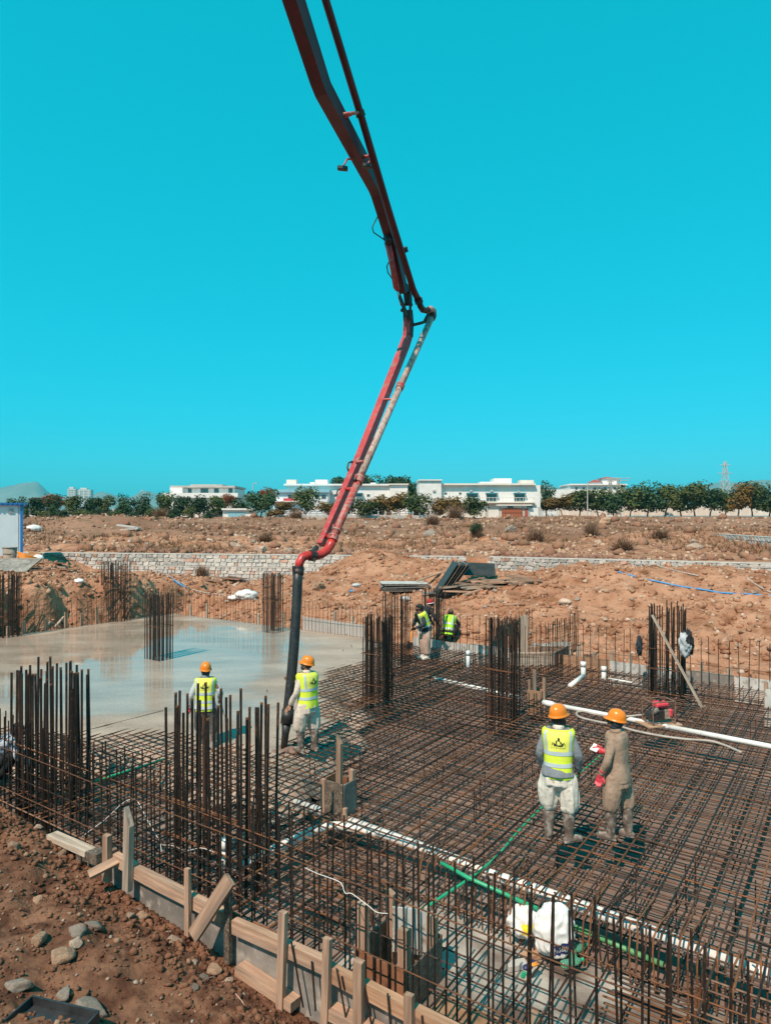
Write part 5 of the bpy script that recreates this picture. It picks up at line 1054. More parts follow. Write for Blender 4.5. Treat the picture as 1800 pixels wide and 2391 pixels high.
TS = [0, .25, .5, .75, .88, .95, 1.0]; TA = [.150, .142, .150, .168, .174, .148, .072]; TB_ = [.122, .115, .122, .128, .118, .095, .072]
def person(label, loc, az, sc, P, C, group='workers on the site'):
    root = thing('person', label, 'person', loc, group); root.rotation_euler = (0, 0, -R(az)); root.scale = (sc,) * 3; root['_b'] = (0, 0, 0)
    hip = Vector(P.get('hip', (0, 0, .87))); lean = R(P.get('lean', 2)); side = R(P.get('side', 0)); SL = .575
    def spine(s):
        a = lean * (.6 + .4 * min(max(s, 0), 1)); up = Vector((math.sin(side), math.sin(a), math.cos(a))).normalized(); fw = Vector((0, math.cos(a), -math.sin(a))); return hip + up * SL * s, up, fw
    def tor(s, th, off=0.0, e=2.5):
        c, up, fw = spine(s); a = np.interp(s, TS, TA) + off; b = np.interp(s, TS, TB_) + off * 1.1; ca, sa = math.cos(th), math.sin(th)
        return c + Vector((1, 0, 0)) * a * math.copysign(abs(ca) ** (2 / e), ca) + fw * b * math.copysign(abs(sa) ** (2 / e), sa)
    def tloft(mb, s0, s1, off, n=26, grow=0.0):
        secs = []
        for i in range(13):
            s = s0 + (s1 - s0) * i / 12; c, up, fw = spine(s); k = grow * max(0, .3 - s); secs.append((c, Vector((1, 0, 0)) * (np.interp(s, TS, TA) + off + k), fw * (np.interp(s, TS, TB_) + off * 1.1 + k)))
        mb.loft(secs, n, 2.4)
    def limb(mb, pts, rs, n=12, sub=3):
        pts = [Vector(p) for p in pts]; pp_ = smooth_path(pts, sub); k = len(pp_); rr = list(np.interp(np.linspace(0, len(pts) - 1, k), range(len(pts)), rs)); mb.tube(pp_, rr, n)
    sh = {s: tor(.86, 0 if s > 0 else math.pi, -.035) for s in (-1, 1)}
    elb = {s: Vector(P['elb'][0 if s < 0 else 1]) for s in (-1, 1)}; wri = {s: Vector(P['wri'][0 if s < 0 else 1]) for s in (-1, 1)}
    ank = {s: Vector(P['ank'][0 if s < 0 else 1]) for s in (-1, 1)}; knee = {s: Vector(P['knee'][0 if s < 0 else 1]) for s in (-1, 1)}; toe = {-1: R(P.get('toe', (8, -8))[0]), 1: R(P.get('toe', (8, -8))[1])}
    hipj = {s: hip + Vector((s * .09, 0, -.02)) for s in (-1, 1)}
    nk, up, fw = spine(1.0); hy, hp_ = R(P.get('hyaw', 0)), R(P.get('hpitch', 0))
    HM = Matrix.Rotation(-hy, 3, 'Z') @ Matrix.Rotation(-hp_, 3, 'X'); hc = nk + up * .030 + HM @ Vector((0, .02, .085))
    def HD(x, y, z): return hc + HM @ Vector((x, y, z))
    # body
    b = MB(); tloft(b, 0, .97, -.02); limb(b, [spine(.93)[0], nk + up * .02, HD(0, -.01, -.06)], [.075, .056, .055]); b.ell(HD(0, -.008, .015), (.075, .094, .100), HM, 16, 12); b.ell(HD(0, .030, -.055), (.052, .058, .060), HM, 14, 10)
    b.ell(HD(0, .098, -.018), (.014, .020, .024), HM, 8, 6); b.ell(HD(0, .088, -.062), (.024, .010, .008), HM, 8, 6)
    for s in (-1, 1): b.ell(HD(s * .077, -.005, -.01), (.010, .020, .032), HM, 8, 6)
    for s in (-1, 1):
        limb(b, [sh[s], elb[s], wri[s]], [.045, .040, .029]); limb(b, [hipj[s], knee[s], ank[s]], [.075, .055, .04])
        d = (wri[s] - elb[s]).normalized(); hd = Vector(P.get('hand', {}).get(s, tuple(d))).normalized(); sidev = hd.cross(Vector((s, 0, 0)) if abs(hd.x) < .8 else Vector((0, 0, 1))).normalized(); nrm = sidev.cross(hd).normalized() * s
        pc = wri[s] + hd * .05; M = Matrix((sidev, hd, nrm)).transposed(); b.ell(pc, (.040, .055, .018), M, 12, 8); curl = P.get('curl', .35)
        for k in range(4):
            o = (k - 1.5) * .021; base = wri[s] + hd * .088 + sidev * o; L = (.062, .072, .068, .052)[k]; p1 = base + hd * L * .5 - nrm * L * .15 * curl; p2 = p1 + hd * L * .38 - nrm * L * .5 * curl; p3 = p2 + hd * L * .25 - nrm * L * .6 * curl
            b.tube([base - hd * .03, base, p1, p2, p3], [.009, .0095, .009, .008, .006], 7)
        t0 = wri[s] + hd * .03 - sidev * .030; b.tube([t0, t0 - sidev * .025 + hd * .03, t0 - sidev * .032 + hd * .062 - nrm * .012], [.012, .011, .008], 7)
    me = remesh(b, .0075, 1); me.materials.append(MATS[C.get('skin', 'skin')]); o = inst('body', me, root)
    mb = MB()
    for s in (-1, 1): mb.ell(HD(s * .030, .082, .006), (.011, .007, .006), HM, 8, 6)
    mb.build('eyes', 'hair', root)
    if C.get('gloves'):
        for s in (-1, 1):
            d = (wri[s] - elb[s]).normalized(); hd = Vector(P.get('hand', {}).get(s, tuple(d))).normalized(); sidev = hd.cross(Vector((s, 0, 0)) if abs(hd.x) < .8 else Vector((0, 0, 1))).normalized(); nrm = sidev.cross(hd).normalized() * s; g = MB(); M = Matrix((sidev, hd, nrm)).transposed()
            g.tube([wri[s] - d * .09, wri[s] - d * .02, wri[s] + hd * .03], [.052, .040, .038], 12); g.ell(wri[s] + hd * .055, (.048, .062, .028), M, 12, 8)
            for k in range(4):
                of = (k - 1.5) * .024; base = wri[s] + hd * .09 + sidev * of; L = (.066, .076, .072, .056)[k]; p1 = base + hd * L * .5 - nrm * L * .2; p2 = p1 + hd * L * .35 - nrm * L * .35; g.tube([base - hd * .03, base, p1, p2], [.013, .0135, .013, .010], 8)
            t0 = wri[s] + hd * .03 - sidev * .036; g.tube([t0, t0 - sidev * .028 + hd * .03, t0 - sidev * .034 + hd * .066], [.016, .015, .011], 8)
            me = remesh(g, .006, 1); me.materials.append(MATS[C['gloves']]); inst('glove', me, root)
    # shirt
    g = MB(); sb = C.get('hem', -.05); tloft(g, sb, .955, .016, grow=C.get('flare', .12)); sl = C.get('sleeve', .97)
    for s in (-1, 1):
        w_ = elb[s].lerp(wri[s], sl); m1 = sh[s].lerp(elb[s], .5); m2 = elb[s].lerp(w_, .5); limb(g, [sh[s] + Vector((-s * .03, 0, .005)), m1, elb[s], m2, w_], [.068, .060, .055, .050, .043], 14)
    me = remesh(g, .011, 2, (.011, 9, 5, sc * 31 + az)); me.materials.append(MATS[C['shirt']]); inst('shirt', me, root)
    if C.get('collar'):
        g = MB(); g.tube([nk - up * .055, nk + up * .0, nk + up * .022], [.088, .072, .068], 16); g.build('collar', C['collar'], root, True)
    # trousers
    g = MB(); bag = C.get('bag', 1.0); wz = .14; c0, u0, f0 = spine(wz)
    g.loft([(spine(.16)[0], Vector((.165, 0, 0)), spine(.16)[2] * .125), (hip, Vector((.178 * (1 + .08 * bag), 0, 0)), Vector((0, .145, 0))), ((hip + (knee[-1] + knee[1]) * .5 * .35 - hip * .35) + Vector((0, -.0, 0)), Vector((.175 + .02 * bag, 0, 0)), Vector((0, .145 + .02 * bag, 0))), (hip.lerp((knee[-1] + knee[1]) * .5, .55), Vector((.11 + .03 * bag, 0, 0)), Vector((0, .10, 0)))], 22, 2.3)
    ct = C.get('cuff', .36)
    for s in (-1, 1):
        kz = knee[s]; e = kz.lerp(ank[s], 1 - (ct - ank[s].z) / max(.05, (kz.z - ank[s].z))) if kz.z - ank[s].z > .1 and ct < kz.z else kz.lerp(ank[s], .75)
        limb(g, [hipj[s], hipj[s].lerp(kz, .5) + Vector((s * .015 * bag, 0, 0)), kz + Vector((s * .01 * bag, 0, 0)), e + Vector((0, 0, .05)), e], [.115, .095 + .03 * bag, .075 + .038 * bag, .068 + .03 * bag, .066], 16)
    me = remesh(g, .011, 3, (.010 + .009 * bag, 13, 2.6, az * .3)); me.materials.append(MATS[C['pants']]); inst('trousers', me, root)
    # boots
    for s in (-1, 1):
        g = MB(); A = ank[s]; K = knee[s]; t = Vector((math.sin(-toe[s]) * -1, math.cos(toe[s]), 0)); bt = C.get('boot_top', .36); d = (K - A).normalized(); topp = A + d * max(.05, (bt - .08))
        g.tube([A + Vector((0, 0, -.05)), A + d * .05, A.lerp(topp, .6), topp], [.054, .058, .074, .082], 14); M = Matrix((Vector((t.y, -t.x, 0)), t, Vector((0, 0, 1)))).transposed()
        g.ell(A + t * .055 + Vector((0, 0, -.035)), (.050, .145, .046), M, 14, 8); g.box(A + t * .05 + Vector((0, 0, -.068)), (.088, .26, .022), M, .01); g.ell(A + t * .13 + Vector((0, 0, -.04)), (.048, .065, .040), M, 12, 8)
        me = remesh(g, .010, 1); me.materials.append(MATS[C.get('boots', 'boot')]); inst('boot', me, root)
    # vest
    def patch(s0, s1, t0, t1, off, ns, nt_, closed=False, wrk=.006):
        vs = []; fs = []
        for i in range(ns + 1):
            s = s0 + (s1 - s0) * i / ns
            for k in range(nt_ + (0 if closed else 1)):
                th = t0 + (t1 - t0) * k / nt_; p = tor(s, th, off); p = p + (p - spine(s)[0]).normalized() * wrk * mnoise.noise(Vector((p.x * 9, p.y * 9, p.z * 7 + az))); vs.append(p)
        W_ = nt_ if closed else nt_ + 1
        for i in range(ns):
            for k in range(nt_): j = (k + 1) % W_; fs.append((i * W_ + k, i * W_ + j, (i + 1) * W_ + j, (i + 1) * W_ + k))
        m_ = MB(); m_.add(vs, fs); return m_
    if C.get('vest'):
        op = C.get('open', 0)
        if op: vb = patch(-.10, .965, R(90 + op), R(450 - op), .034, 26, 48)
        else: vb = patch(-.10, .965, 0, 2 * math.pi, .034, 26, 52, True)
        ve = vb.build('vest', C['vest'], root, True); T0, T1 = (R(90 + op), R(450 - op)) if op else (0, 2 * math.pi)
        for (a, b_) in ((.16, .245), (.42, .505)): patch(a, b_, T0, T1, .0385, 3, 52, not op).build('reflective_band', 'reflect', ve, True)
        for c_ in (225, 315, 48, 132): patch(.50, .945, R(c_ - 7), R(c_ + 7), .0385, 12, 4).build('reflective_band', 'reflect', ve, True)
        if C.get('logo', True):
            patch(.505, .935, R(233), R(307), .0375, 12, 14).build('back_panel', 'vest_yellow', ve, True)
            def lg(x, y): th = R(270 + x * 21); s = .62 + y * .185; p = tor(s, th, .0405); return p + (p - spine(s)[0]).normalized() * .006 * mnoise.noise(Vector((p.x * 9, p.y * 9, p.z * 7 + az)))
            m_ = MB()
            for poly in LOGO:
                n = 3; m_.add([lg(*p) for p in poly], [tuple(range(len(poly)))])
            m_.build('logo', 'print_black', ve); m_ = MB(); tv, tf = LOGO_T; wd = max(abs(p[0]) for p in tv); m_.add([lg(p[0] / wd * 1.05, -.20 + p[1] * .17) for p in tv], tf); m_.build('lettering', 'print_black', ve)
    # head wear
    def dome(prof, rx, ry, front, m, name, dy=-.012):
        m_ = MB(); n = 28; vs = []; fs = []
        for (r, z, fr) in prof:
            for k in range(n):
                an = 2 * math.pi * k / n; ex = front * fr * max(0, math.sin(an)) ** 2; vs.append(HD(rx * r * math.cos(an), dy + ry * r * math.sin(an) + ex, z - ex * .25))
        for i in range(len(prof) - 1):
            for k in range(n): j = (k + 1) % n; fs.append((i * n + k, i * n + j, (i + 1) * n + j, (i + 1) * n + k))
        fs.append(tuple((len(prof) - 1) * n + k for k in range(n))); fs.append(tuple(range(n - 1, -1, -1))); m_.add(vs, fs); return m_.build(name, m, root, True)
    hz = .018
    if C.get('hat') == 'helmet':
        ht = dome([(1.0, hz, 0), (1.13, hz - .006, 1), (1.14, hz + .002, 1), (1.03, hz + .010, .2), (1.0, hz + .03, 0), (.96, hz + .065, 0), (.86, hz + .098, 0), (.68, hz + .124, 0), (.42, hz + .140, 0), (.12, hz + .147, 0)], .100, .122, .032, 'hat_orange', 'hard_hat')
        for xx in (-.035, 0, .035):
            m_ = MB(); pts = []
            for k in range(9): t = R(30 + k * 15); pts.append(HD(xx, -.012 + 0.114 * math.cos(t), hz + .012 + .131 * math.sin(t) * (1 - abs(xx) * 1.6)))
            m_.tube(pts, .006, 5); m_.build('ridge', 'hat_orange', ht, True)
    elif C.get('hat') == 'cap':
        dome([(1.0, hz - .01, 0), (1.06, hz - .006, 1), (1.06, hz, 1), (1.0, hz + .02, 0), (.93, hz + .055, 0), (.7, hz + .085, 0), (.35, hz + .098, 0), (.1, hz + .10, 0)], .092, .108, .07, 'cloth_black', 'cap')
    elif C.get('hat') == 'beanie':
        dome([(1.0, hz - .03, 0), (1.05, hz - .02, 0), (1.03, hz + .02, 0), (.9, hz + .06, 0), (.6, hz + .09, 0), (.1, hz + .10, 0)], .086, .104, 0, 'cap_red', 'cap'); m_ = MB(); m_.tube([HD(.09 * math.cos(a), -.012 + .108 * math.sin(a), hz - .03) for a in [k * .3307 for k in range(20)]], .012, 6); m_.build('scarf', 'plastic_white', root)
    if C.get('wrap'):
        m_ = MB(); m_.ell(HD(0, -.020, -.01), (.087, .092, .098), HM, 18, 12); m_.ell(HD(0, -.01, -.08), (.075, .072, .05), HM, 14, 8); m_.build('head_scarf', 'cloth_black' if C['wrap'] is True else C['wrap'], root, True)
    else:
        m_ = MB(); m_.ell(HD(0, -.022, .012), (.080, .085, .092), HM, 18, 12); m_.build('hair', 'hair', root, True)
    if C.get('beard'): m_ = MB(); m_.ell(HD(0, .036, -.075), (.058, .058, .048), HM, 14, 8); m_.build('beard', 'hair', root, True)
    if C.get('shades'): m_ = MB(); m_.box(HD(0, .088, .008), (.13, .02, .032), HM, .008); m_.box(HD(-.07, .04, .012), (.006, .10, .012), HM); m_.box(HD(.07, .04, .012), (.006, .10, .012), HM); m_.build('sunglasses', 'cloth_black', root)
    return root
ST = dict(knee=((-.10, .02, .47), (.11, .02, .47)), ank=((-.11, 0, .08), (.12, .0, .08)))
def L2W(loc, az, sc, p):
    a = R(az); p = Vector(p) * sc; return Vector(loc) + Vector((p.x * math.cos(a) + p.y * math.sin(a), -p.x * math.sin(a) + p.y * math.cos(a), p.z))
locA = G(1303, 1960, .03)
person('worker in yellow vest and white baggy trousers seen from behind, grey sleeves', locA, 14, .935, dict(ST, lean=1, hyaw=48, hpitch=-6, elb=((-.232, -.01, 1.10), (.242, -.03, 1.10)), wri=((-.21, .12, .89), (.255, .10, .86)), toe=(5, 62), ank=((-.12, .02, .08), (.13, -.05, .08)), knee=((-.11, .04, .47), (.125, -.01, .47))),
       dict(shirt='cloth_grey', pants='cloth_white', vest='vest_lime', hat='helmet', collar='cloth_white', hem=-.06, bag=1.15, wrap='hair', beard=True))
locB = G(1442, 1957, .03)
person('worker in plain brown tunic and trousers with red gloves', locB, -52, .895, dict(ST, lean=3, hyaw=-18, hpitch=-10, elb=((-.235, .05, 1.08), (.22, .08, 1.08)), wri=((-.20, .16, .87), (.10, .23, 1.08)), hand={-1: (-.1, .2, -1), 1: (-.3, 1, .1)}, toe=(-14, -8), ank=((-.10, .06, .08), (.13, -.10, .08)), knee=((-.10, .06, .47), (.12, -.06, .47))),
       dict(shirt='cloth_brown', pants='cloth_brown', hat='helmet', collar='cloth_brown', gloves='glove_red', hem=-.16, flare=.05, bag=1.0, wrap='cloth_navy', boot_top=.40))
ph = L2W(locB, -52, .895, (.06, .33, 1.12)); mb = MB(); mb.box(ph, (.14, .09, .008), Matrix.Rotation(R(20), 3, 'X') @ Matrix.Rotation(R(50), 3, 'Z')); mb.box(ph + Vector((0, 0, .006)), (.13, .08, .004), Matrix.Rotation(R(20), 3, 'X') @ Matrix.Rotation(R(58), 3, 'Z')); tag(mb.build('folded_paper', 'plastic_white'), 'folded white paper held by the brown clad worker', 'paper')
locC = G(719, 1755, .02)
person('bearded worker in lime vest and cream clothes guiding the pump hose', locC, -48, .915, dict(ST, lean=3, hyaw=-30, hpitch=-12, elb=((-.23, .06, 1.08), (.19, .22, 1.12)), wri=((-.235, .20, .85), (.03, .46, 1.20)), hand={-1: (-.45, .35, -.8)}, curl=.1, toe=(-6, 6), ank=((-.11, .06, .08), (.13, -.06, .08)), knee=((-.11, .08, .47), (.12, -.02, .47))),
       dict(shirt='cloth_cream', pants='cloth_cream', vest='vest_lime', hat='helmet', collar='cloth_cream', hem=-.12, flare=.05, bag=1.1, beard=True, shades=True, skin='skin_light', boot_top=.38))
locD = G(480, 1757, -.10)
person('worker in lime vest and grey sleeves with red gloves behind the foreground cage', locD, -8, .885, dict(ST, lean=5, hyaw=-16, hpitch=-8, elb=((-.26, -.01, 1.10), (.28, -.02, 1.14)), wri=((-.30, .08, .84), (.26, .16, .98)), toe=(-6, 10), ank=((-.13, .10, .08), (.14, -.12, .08)), knee=((-.12, .10, .47), (.13, -.04, .47))),
       dict(shirt='cloth_pale', pants='cloth_dusk', vest='vest_lime', hat='helmet', collar='cloth_grey', gloves='glove_red', hem=-.04, bag=.45, wrap='cloth_navy', boot_top=.40))
tl = thing('screed_tool', 'long handled concrete tool held by the worker behind the cage', 'tool', L2W(locD, -8, .885, (.34, .1, 0))); mb = MB(); mb.tube([L2W(locD, -8, .885, (.24, .18, 1.02)), L2W(locD, -8, .885, (.36, .12, .55)), L2W(locD, -8, .885, (.42, .10, .05))], .014, 7); mb.build('handle', 'hose_grey', tl); mb = MB(); mb.box(L2W(locD, -8, .885, (.44, .1, .04)), (.28, .10, .03)); mb.build('blade', 'steel_dark', tl)
locE = G(994, 1538, .03)
person('far worker in black cap and open lime vest looking down', locE, -118, .93, dict(ST, lean=24, hyaw=8, hpitch=-28, elb=((-.24, .20, 1.04), (.24, .26, 1.02)), wri=((-.08, .38, .94), (.06, .40, .98)), toe=(0, 10), ank=((-.09, .0, .08), (.10, .02, .08)), knee=((-.09, .05, .46), (.10, .06, .46))),
       dict(shirt='cloth_navy', pants='cloth_rose', vest='vest_lime', hat='cap', open=26, logo=False, hem=-.05, bag=.9, beard=True, cuff=.14, boot_top=.12, boots='cloth_white'))
locF = G(984, 1521, .02)
person('far worker in red cap and white trousers bent behind the black capped man', locF, 72, .94, dict(ST, lean=30, hyaw=20, hpitch=-10, elb=((-.24, .30, 1.06), (.24, .34, 1.04)), wri=((-.2, .42, .86), (.2, .46, .86)), ank=((-.10, .0, .08), (.10, .02, .08)), knee=((-.09, .03, .46), (.10, .04, .46))),
       dict(shirt='cloth_black', pants='cloth_white', hat='beanie', hem=-.02, bag=.6, cuff=.12, boot_top=.12, wrap=True))
SQ = dict(hip=(0, -.05, .30), knee=((-.17, .30, .46), (.17, .30, .46)), ank=((-.14, .10, .08), (.14, .10, .08)))
locG = G(1046, 1500, .03)
person('crouching far worker in black hood and green vest at the edge board', locG, 25, 1.0, dict(SQ, lean=30, hyaw=-10, hpitch=-25, elb=((-.24, .34, .52), (.24, .34, .52)), wri=((-.12, .52, .36), (.12, .52, .36))),
       dict(shirt='cloth_black', pants='cloth_black', vest='vest_green', hat=None, logo=False, hem=0, bag=.4, wrap=True, cuff=.12, boot_top=.12))
locH = Vector((-5.66, 9.75, .02))
person('crouching worker in blue plaid shirt cut by the left border', locH, 60, .95, dict(SQ, lean=48, hyaw=10, hpitch=-25, elb=((-.26, .36, .42), (.26, .38, .42)), wri=((-.12, .55, .28), (.12, .55, .26))),
       dict(shirt='plaid', pants='cloth_black', hat=None, hem=-.05, bag=.3, wrap=True, cuff=.12, boot_top=.12))
hd_ = thing('spade', 'spade with orange handle beside the far white trousers', 'spade', G(955, 1523)); mb = MB(); mb.tube([W(957, 1500, 19.9), W(967, 1452, 20.0)], .02, 7); mb.build('handle', 'orange_plastic', hd_)
mb = MB(); mb.box(W(956, 1508, 19.9), (.16, .04, .22), Matrix.Rotation(R(10), 3, 'Y')); mb.build('blade', 'steel_dark', hd_)
# ------------------------------------------------------------------ rocks and soil clods
kr = random.Random(314)
def rock_bm(seed, sub=2, amp=.28, flat=.75):
    q = random.Random(seed); bm = bmesh.new(); bmesh.ops.create_icosphere(bm, subdivisions=sub, radius=1); o = Vector((q.uniform(0, 50), q.uniform(0, 50), 0))
    planes = [(Vector((q.gauss(0, 1), q.gauss(0, 1), q.gauss(0, 1))).normalized(), q.uniform(.55, .85)) for _ in range(7)]
    for v in bm.verts:
        p = v.co * (1 + amp * mnoise.noise(v.co * 1.4 + o))
        for n, d in planes:
            k = p.dot(n)
            if k > d: p = p - n * (k - d)
        v.co = Vector((p.x, p.y * q.uniform(.97, 1.03), p.z * flat))
    return bm
ROCK = {}
for m in ('rock_brown', 'rock_pale', 'rock_grey', 'rock_dark'):
    ROCK[m] = []
    for s in range(5):
        bm = rock_bm(s * 3 + len(m), 3, .55, .7); me = bpy.data.meshes.new('rock'); bm.to_mesh(me); bm.free(); me.materials.append(MATS[m]); ROCK[m].append(me)
def rock(px, py, wpx, m, label, group=None, smooth=False, d0=2.5):
    g = on_ground(px, py, d0); r = wpx / F * g.y / 2; me = ROCK[m][kr.randrange(5)]
    if smooth: me = me.copy(); me.polygons.foreach_set('use_smooth', [True] * len(me.polygons))
    o = inst('rock', me, None, g + Vector((0, 0, r * .22)), (kr.uniform(-.3, .3), kr.uniform(-.3, .3), kr.uniform(0, 6)), (r * kr.uniform(1, 1.15), r * kr.uniform(.8, 1), r * kr.uniform(.85, 1.1)))
    return tag(o, label, 'rock', group)
N = [(143, 2245, 62, 'rock_brown', 'large round orange-brown boulder on the near bank'), (177, 2214, 34, 'rock_pale', 'pale stone touching the round orange-brown boulder'), (182, 2175, 40, 'rock_grey', 'left of two grey stones side by side on the bank'), (219, 2170, 40, 'rock_grey', 'right of two grey stones side by side on the bank'),
     (332, 2148, 34, 'rock_brown', 'reddish round stone on the bank below the first stakes'), (305, 2142, 20, 'rock_pale', 'small pale stone left of the reddish round stone'), (404, 2202, 44, 'rock_pale', 'white streaked stone in the middle of the bank'), (44, 2312, 56, 'rock_grey', 'grey angular stone above the black tray'),
     (149, 2330, 40, 'rock_grey', 'flat grey stone right of the black tray corner'), (212, 2366, 76, 'rock_grey', 'big grey boulder at the bottom edge'), (35, 1982, 34, 'rock_brown', 'orange stone at the left border of the bank'), (500, 2270, 40, 'rock_brown', 'tan stone near the foot of the formwork'), (456, 2252, 22, 'rock_pale', 'pale pebble left of the tan stone by the formwork'),
     (533, 2292, 28, 'rock_pale', 'pale round stone right of the tan stone'), (476, 2287, 24, 'rock_grey', 'grey pebble under the tan stone'), (457, 2312, 22, 'rock_grey', 'blue-grey pebble low on the bank'), (325, 2127, 18, 'rock_grey', 'small blue-grey pebble above the reddish stone'), (540, 2240, 46, 'rock_brown', 'brown stone wedged at the sole plank'),
     (90, 2105, 30, 'rock_brown', 'flat brown stone on the left of the bank'), (92, 2200, 46, 'rock_brown', 'flat clod left of the two grey stones'), (145, 2000, 26, 'rock_brown', 'brown stone near the kerb plank'), (92, 1935, 20, 'rock_pale', 'pale pebble at the foot of the left cage'), (128, 1945, 20, 'rock_pale', 'orange pale pebble by the kerb plank end'), (780, 2380, 44, 'rock_brown', 'brown stone at the bottom between the stakes'), (770, 2388, 30, 'rock_pale', 'pale stone at the bottom edge between stakes')]
for a in N: rock(*a, smooth=True)
# loose stones one can tell apart on the heap and the field
gl1, gl2 = 'stones on the right earth heap', 'rocks on the far rubble field'
for i in range(48):
    px, py = kr.uniform(1090, 1800), kr.uniform(1370, 1540); rock(px, py, kr.uniform(5, 15), (mm := kr.choice(['rock_pale', 'rock_brown', 'rock_pale', 'rock_grey'])), 'loose %s stone lying on the big earth heap at right' % mm[5:], gl1, d0=14)
for i in range(34):
    px, py = kr.uniform(380, 1080), kr.uniform(1345, 1440); rock(px, py, kr.uniform(6, 14), (mm := kr.choice(['rock_pale', 'rock_brown', 'rock_pale', 'rock_grey'])), 'loose %s stone on the excavated soil behind the slab' % mm[5:], 'stones behind the slab', d0=20)
for i in range(85):
    px, py = kr.uniform(60, 1790), kr.uniform(1222, 1290) if kr.random() < .6 else kr.uniform(1262, 1294)
    if 1140 < px and py > 1285: py -= 20
    rock(px, py, kr.uniform(7, 18) * (.55 + .45 * (py - 1215) / 70), (mm := kr.choice(['rock_pale', 'rock_brown', 'rock_dark', 'rock_grey', 'rock_brown'])), 'angular %s rock in the rubble behind the stone wall' % mm[5:], gl2, d0=34)
for px, py, w, m, lab in ((1620, 1282, 42, 'rock_pale', 'large pale boulder above the right stone wall'), (1003, 1252, 34, 'rock_grey', 'grey boulder left of the dark round bush'), (1188, 1243, 32, 'rock_grey', 'pale grey boulder right of the dark round bush'), (1415, 1222, 34, 'rock_brown', 'brown boulder before the right lamp pole'), (552, 1282, 40, 'rock_pale', 'pale boulder left of the hose elbow'), (612, 1290, 36, 'rock_pale', 'pale grey boulder just left of the hose elbow'), (672, 1292, 30, 'rock_pale', 'pale slab boulder under the hose elbow'), (740, 1378, 38, 'rock_brown', 'big brown block right of the hose on the excavated soil'), (492, 1265, 18, 'rock_pale', 'small round boulder in the field left of the hose')): rock(px, py, w, m, lab, d0=24)
ICO = []
for s in range(8):
    bm = rock_bm(50 + s, 1, .35, .8); bm.verts.ensure_lookup_table(); ICO.append((np.array([v.co[:] for v in bm.verts]), np.array([[v.index for v in f.verts] for f in bm.faces]))); bm.free()
def scatter(name, label, pts, sizes, material, cat='rubble', sink=.25):
    r = np.random.RandomState(len(pts)); V = []; Fc = []; o = 0
    for p, s in zip(pts, sizes):
        v, f = ICO[r.randint(8)]; a = r.uniform(0, 6.28); b = r.uniform(-.6, .6); ca, sa, cb, sb = math.cos(a), math.sin(a), math.cos(b), math.sin(b)
        Rm = np.array([[ca, -sa, 0], [sa, ca, 0], [0, 0, 1]]) @ np.array([[1, 0, 0], [0, cb, -sb], [0, sb, cb]]); sc_ = s * r.uniform(.7, 1.25, 3); V.append((v * sc_) @ Rm.T + p + np.array([0, 0, s * (.5 - sink)])); Fc.append(f + o); o += len(v)
    V = np.concatenate(V); Fc = np.concatenate(Fc); me = bpy.data.meshes.new(name); me.vertices.add(len(V)); me.vertices.foreach_set('co', V.ravel()); me.loops.add(Fc.size); me.loops.foreach_set('vertex_index', Fc.ravel()); me.polygons.add(len(Fc)); me.polygons.foreach_set('loop_start', np.arange(len(Fc)) * 3); me.materials.append(MATS[material]); me.update(calc_edges=True); ob = bpy.data.objects.new(name, me); col.objects.link(ob); return tag(ob, label, cat, kind='stuff')
rs = np.random.RandomState(5)
def near_pts(n):
    x = rs.uniform(-6.5, 1.2, n * 4); y = rs.uniform(2.5, 9.8, n * 4); v = x * VD.x + y * VD.y; k = (v < V0 - .1) & (np.abs(x / y) < .62) & (v > .3); x, y = x[k][:n], y[k][:n]; return np.stack([x, y, h_near(x, y)], 1)
p = near_pts(6500); scatter('soil_clods', 'crumbly brown soil clods over the near bank', p, .005 + .026 * rs.rand(len(p)) ** 3, 'soil', 'soil'); p = near_pts(420); scatter('gravel', 'small stones scattered over the near bank', p, .008 + .028 * rs.rand(len(p)) ** 2, 'rock_brown', 'gravel'); p = near_pts(160); scatter('gravel', 'small grey pebbles scattered over the near bank', p, .007 + .022 * rs.rand(len(p)) ** 2, 'rock_grey', 'gravel')
# extra crumbs along the formwork
u_ = rs.uniform(-10, -3.2, 1500); v_ = V0 - .12 - .7 * rs.rand(1500) ** 1.5; x, y = u_ * UD.x + v_ * VD.x, u_ * UD.y + v_ * VD.y; scatter('soil_crumbs', 'loose earth crumbs heaped against the formwork', np.stack([x, y, h_near(x, y)], 1), .012 + .04 * rs.rand(1500) ** 2.5, 'soil', 'soil')
def mid_pts(n, x0, x1, y0, y1, cond=None):
    x = rs.uniform(x0, x1, n * 5); y = rs.uniform(y0, y1, n * 5); u = x * UD.x + y * UD.y; v = x * VD.x + y * VD.y; k = ((v > V1 + .25) | (u < U0 - .25)) & (np.abs(x / y) < .6) & (y < wall_y(x) - .3)
    if cond is not None: k &= cond(x, y)
    x, y = x[k][:n], y[k][:n]; return np.stack([x, y, h_mid(x, y)], 1)
for (n, m, s0, s1, lab) in ((14000, 'soil_far', .025, .17, 'earth lumps over the excavated slopes'), (3200, 'rock_brown', .02, .13, 'brown stones over the excavated slopes'), (3600, 'rock_pale', .015, .10, 'pale stones over the excavated slopes')):
    p = mid_pts(n, -22, 21, 12, 41); scatter('slope_rubble', lab, p, s0 + (s1 - s0) * rs.rand(len(p)) ** 4, m, sink=.42)
p = mid_pts(900, -17, -7, 20, 33, lambda x, y: True); scatter('slope_rubble', 'dark crumbled earth along the left cut bank', p, .03 + .09 * rs.rand(len(p)) ** 2, 'soil')
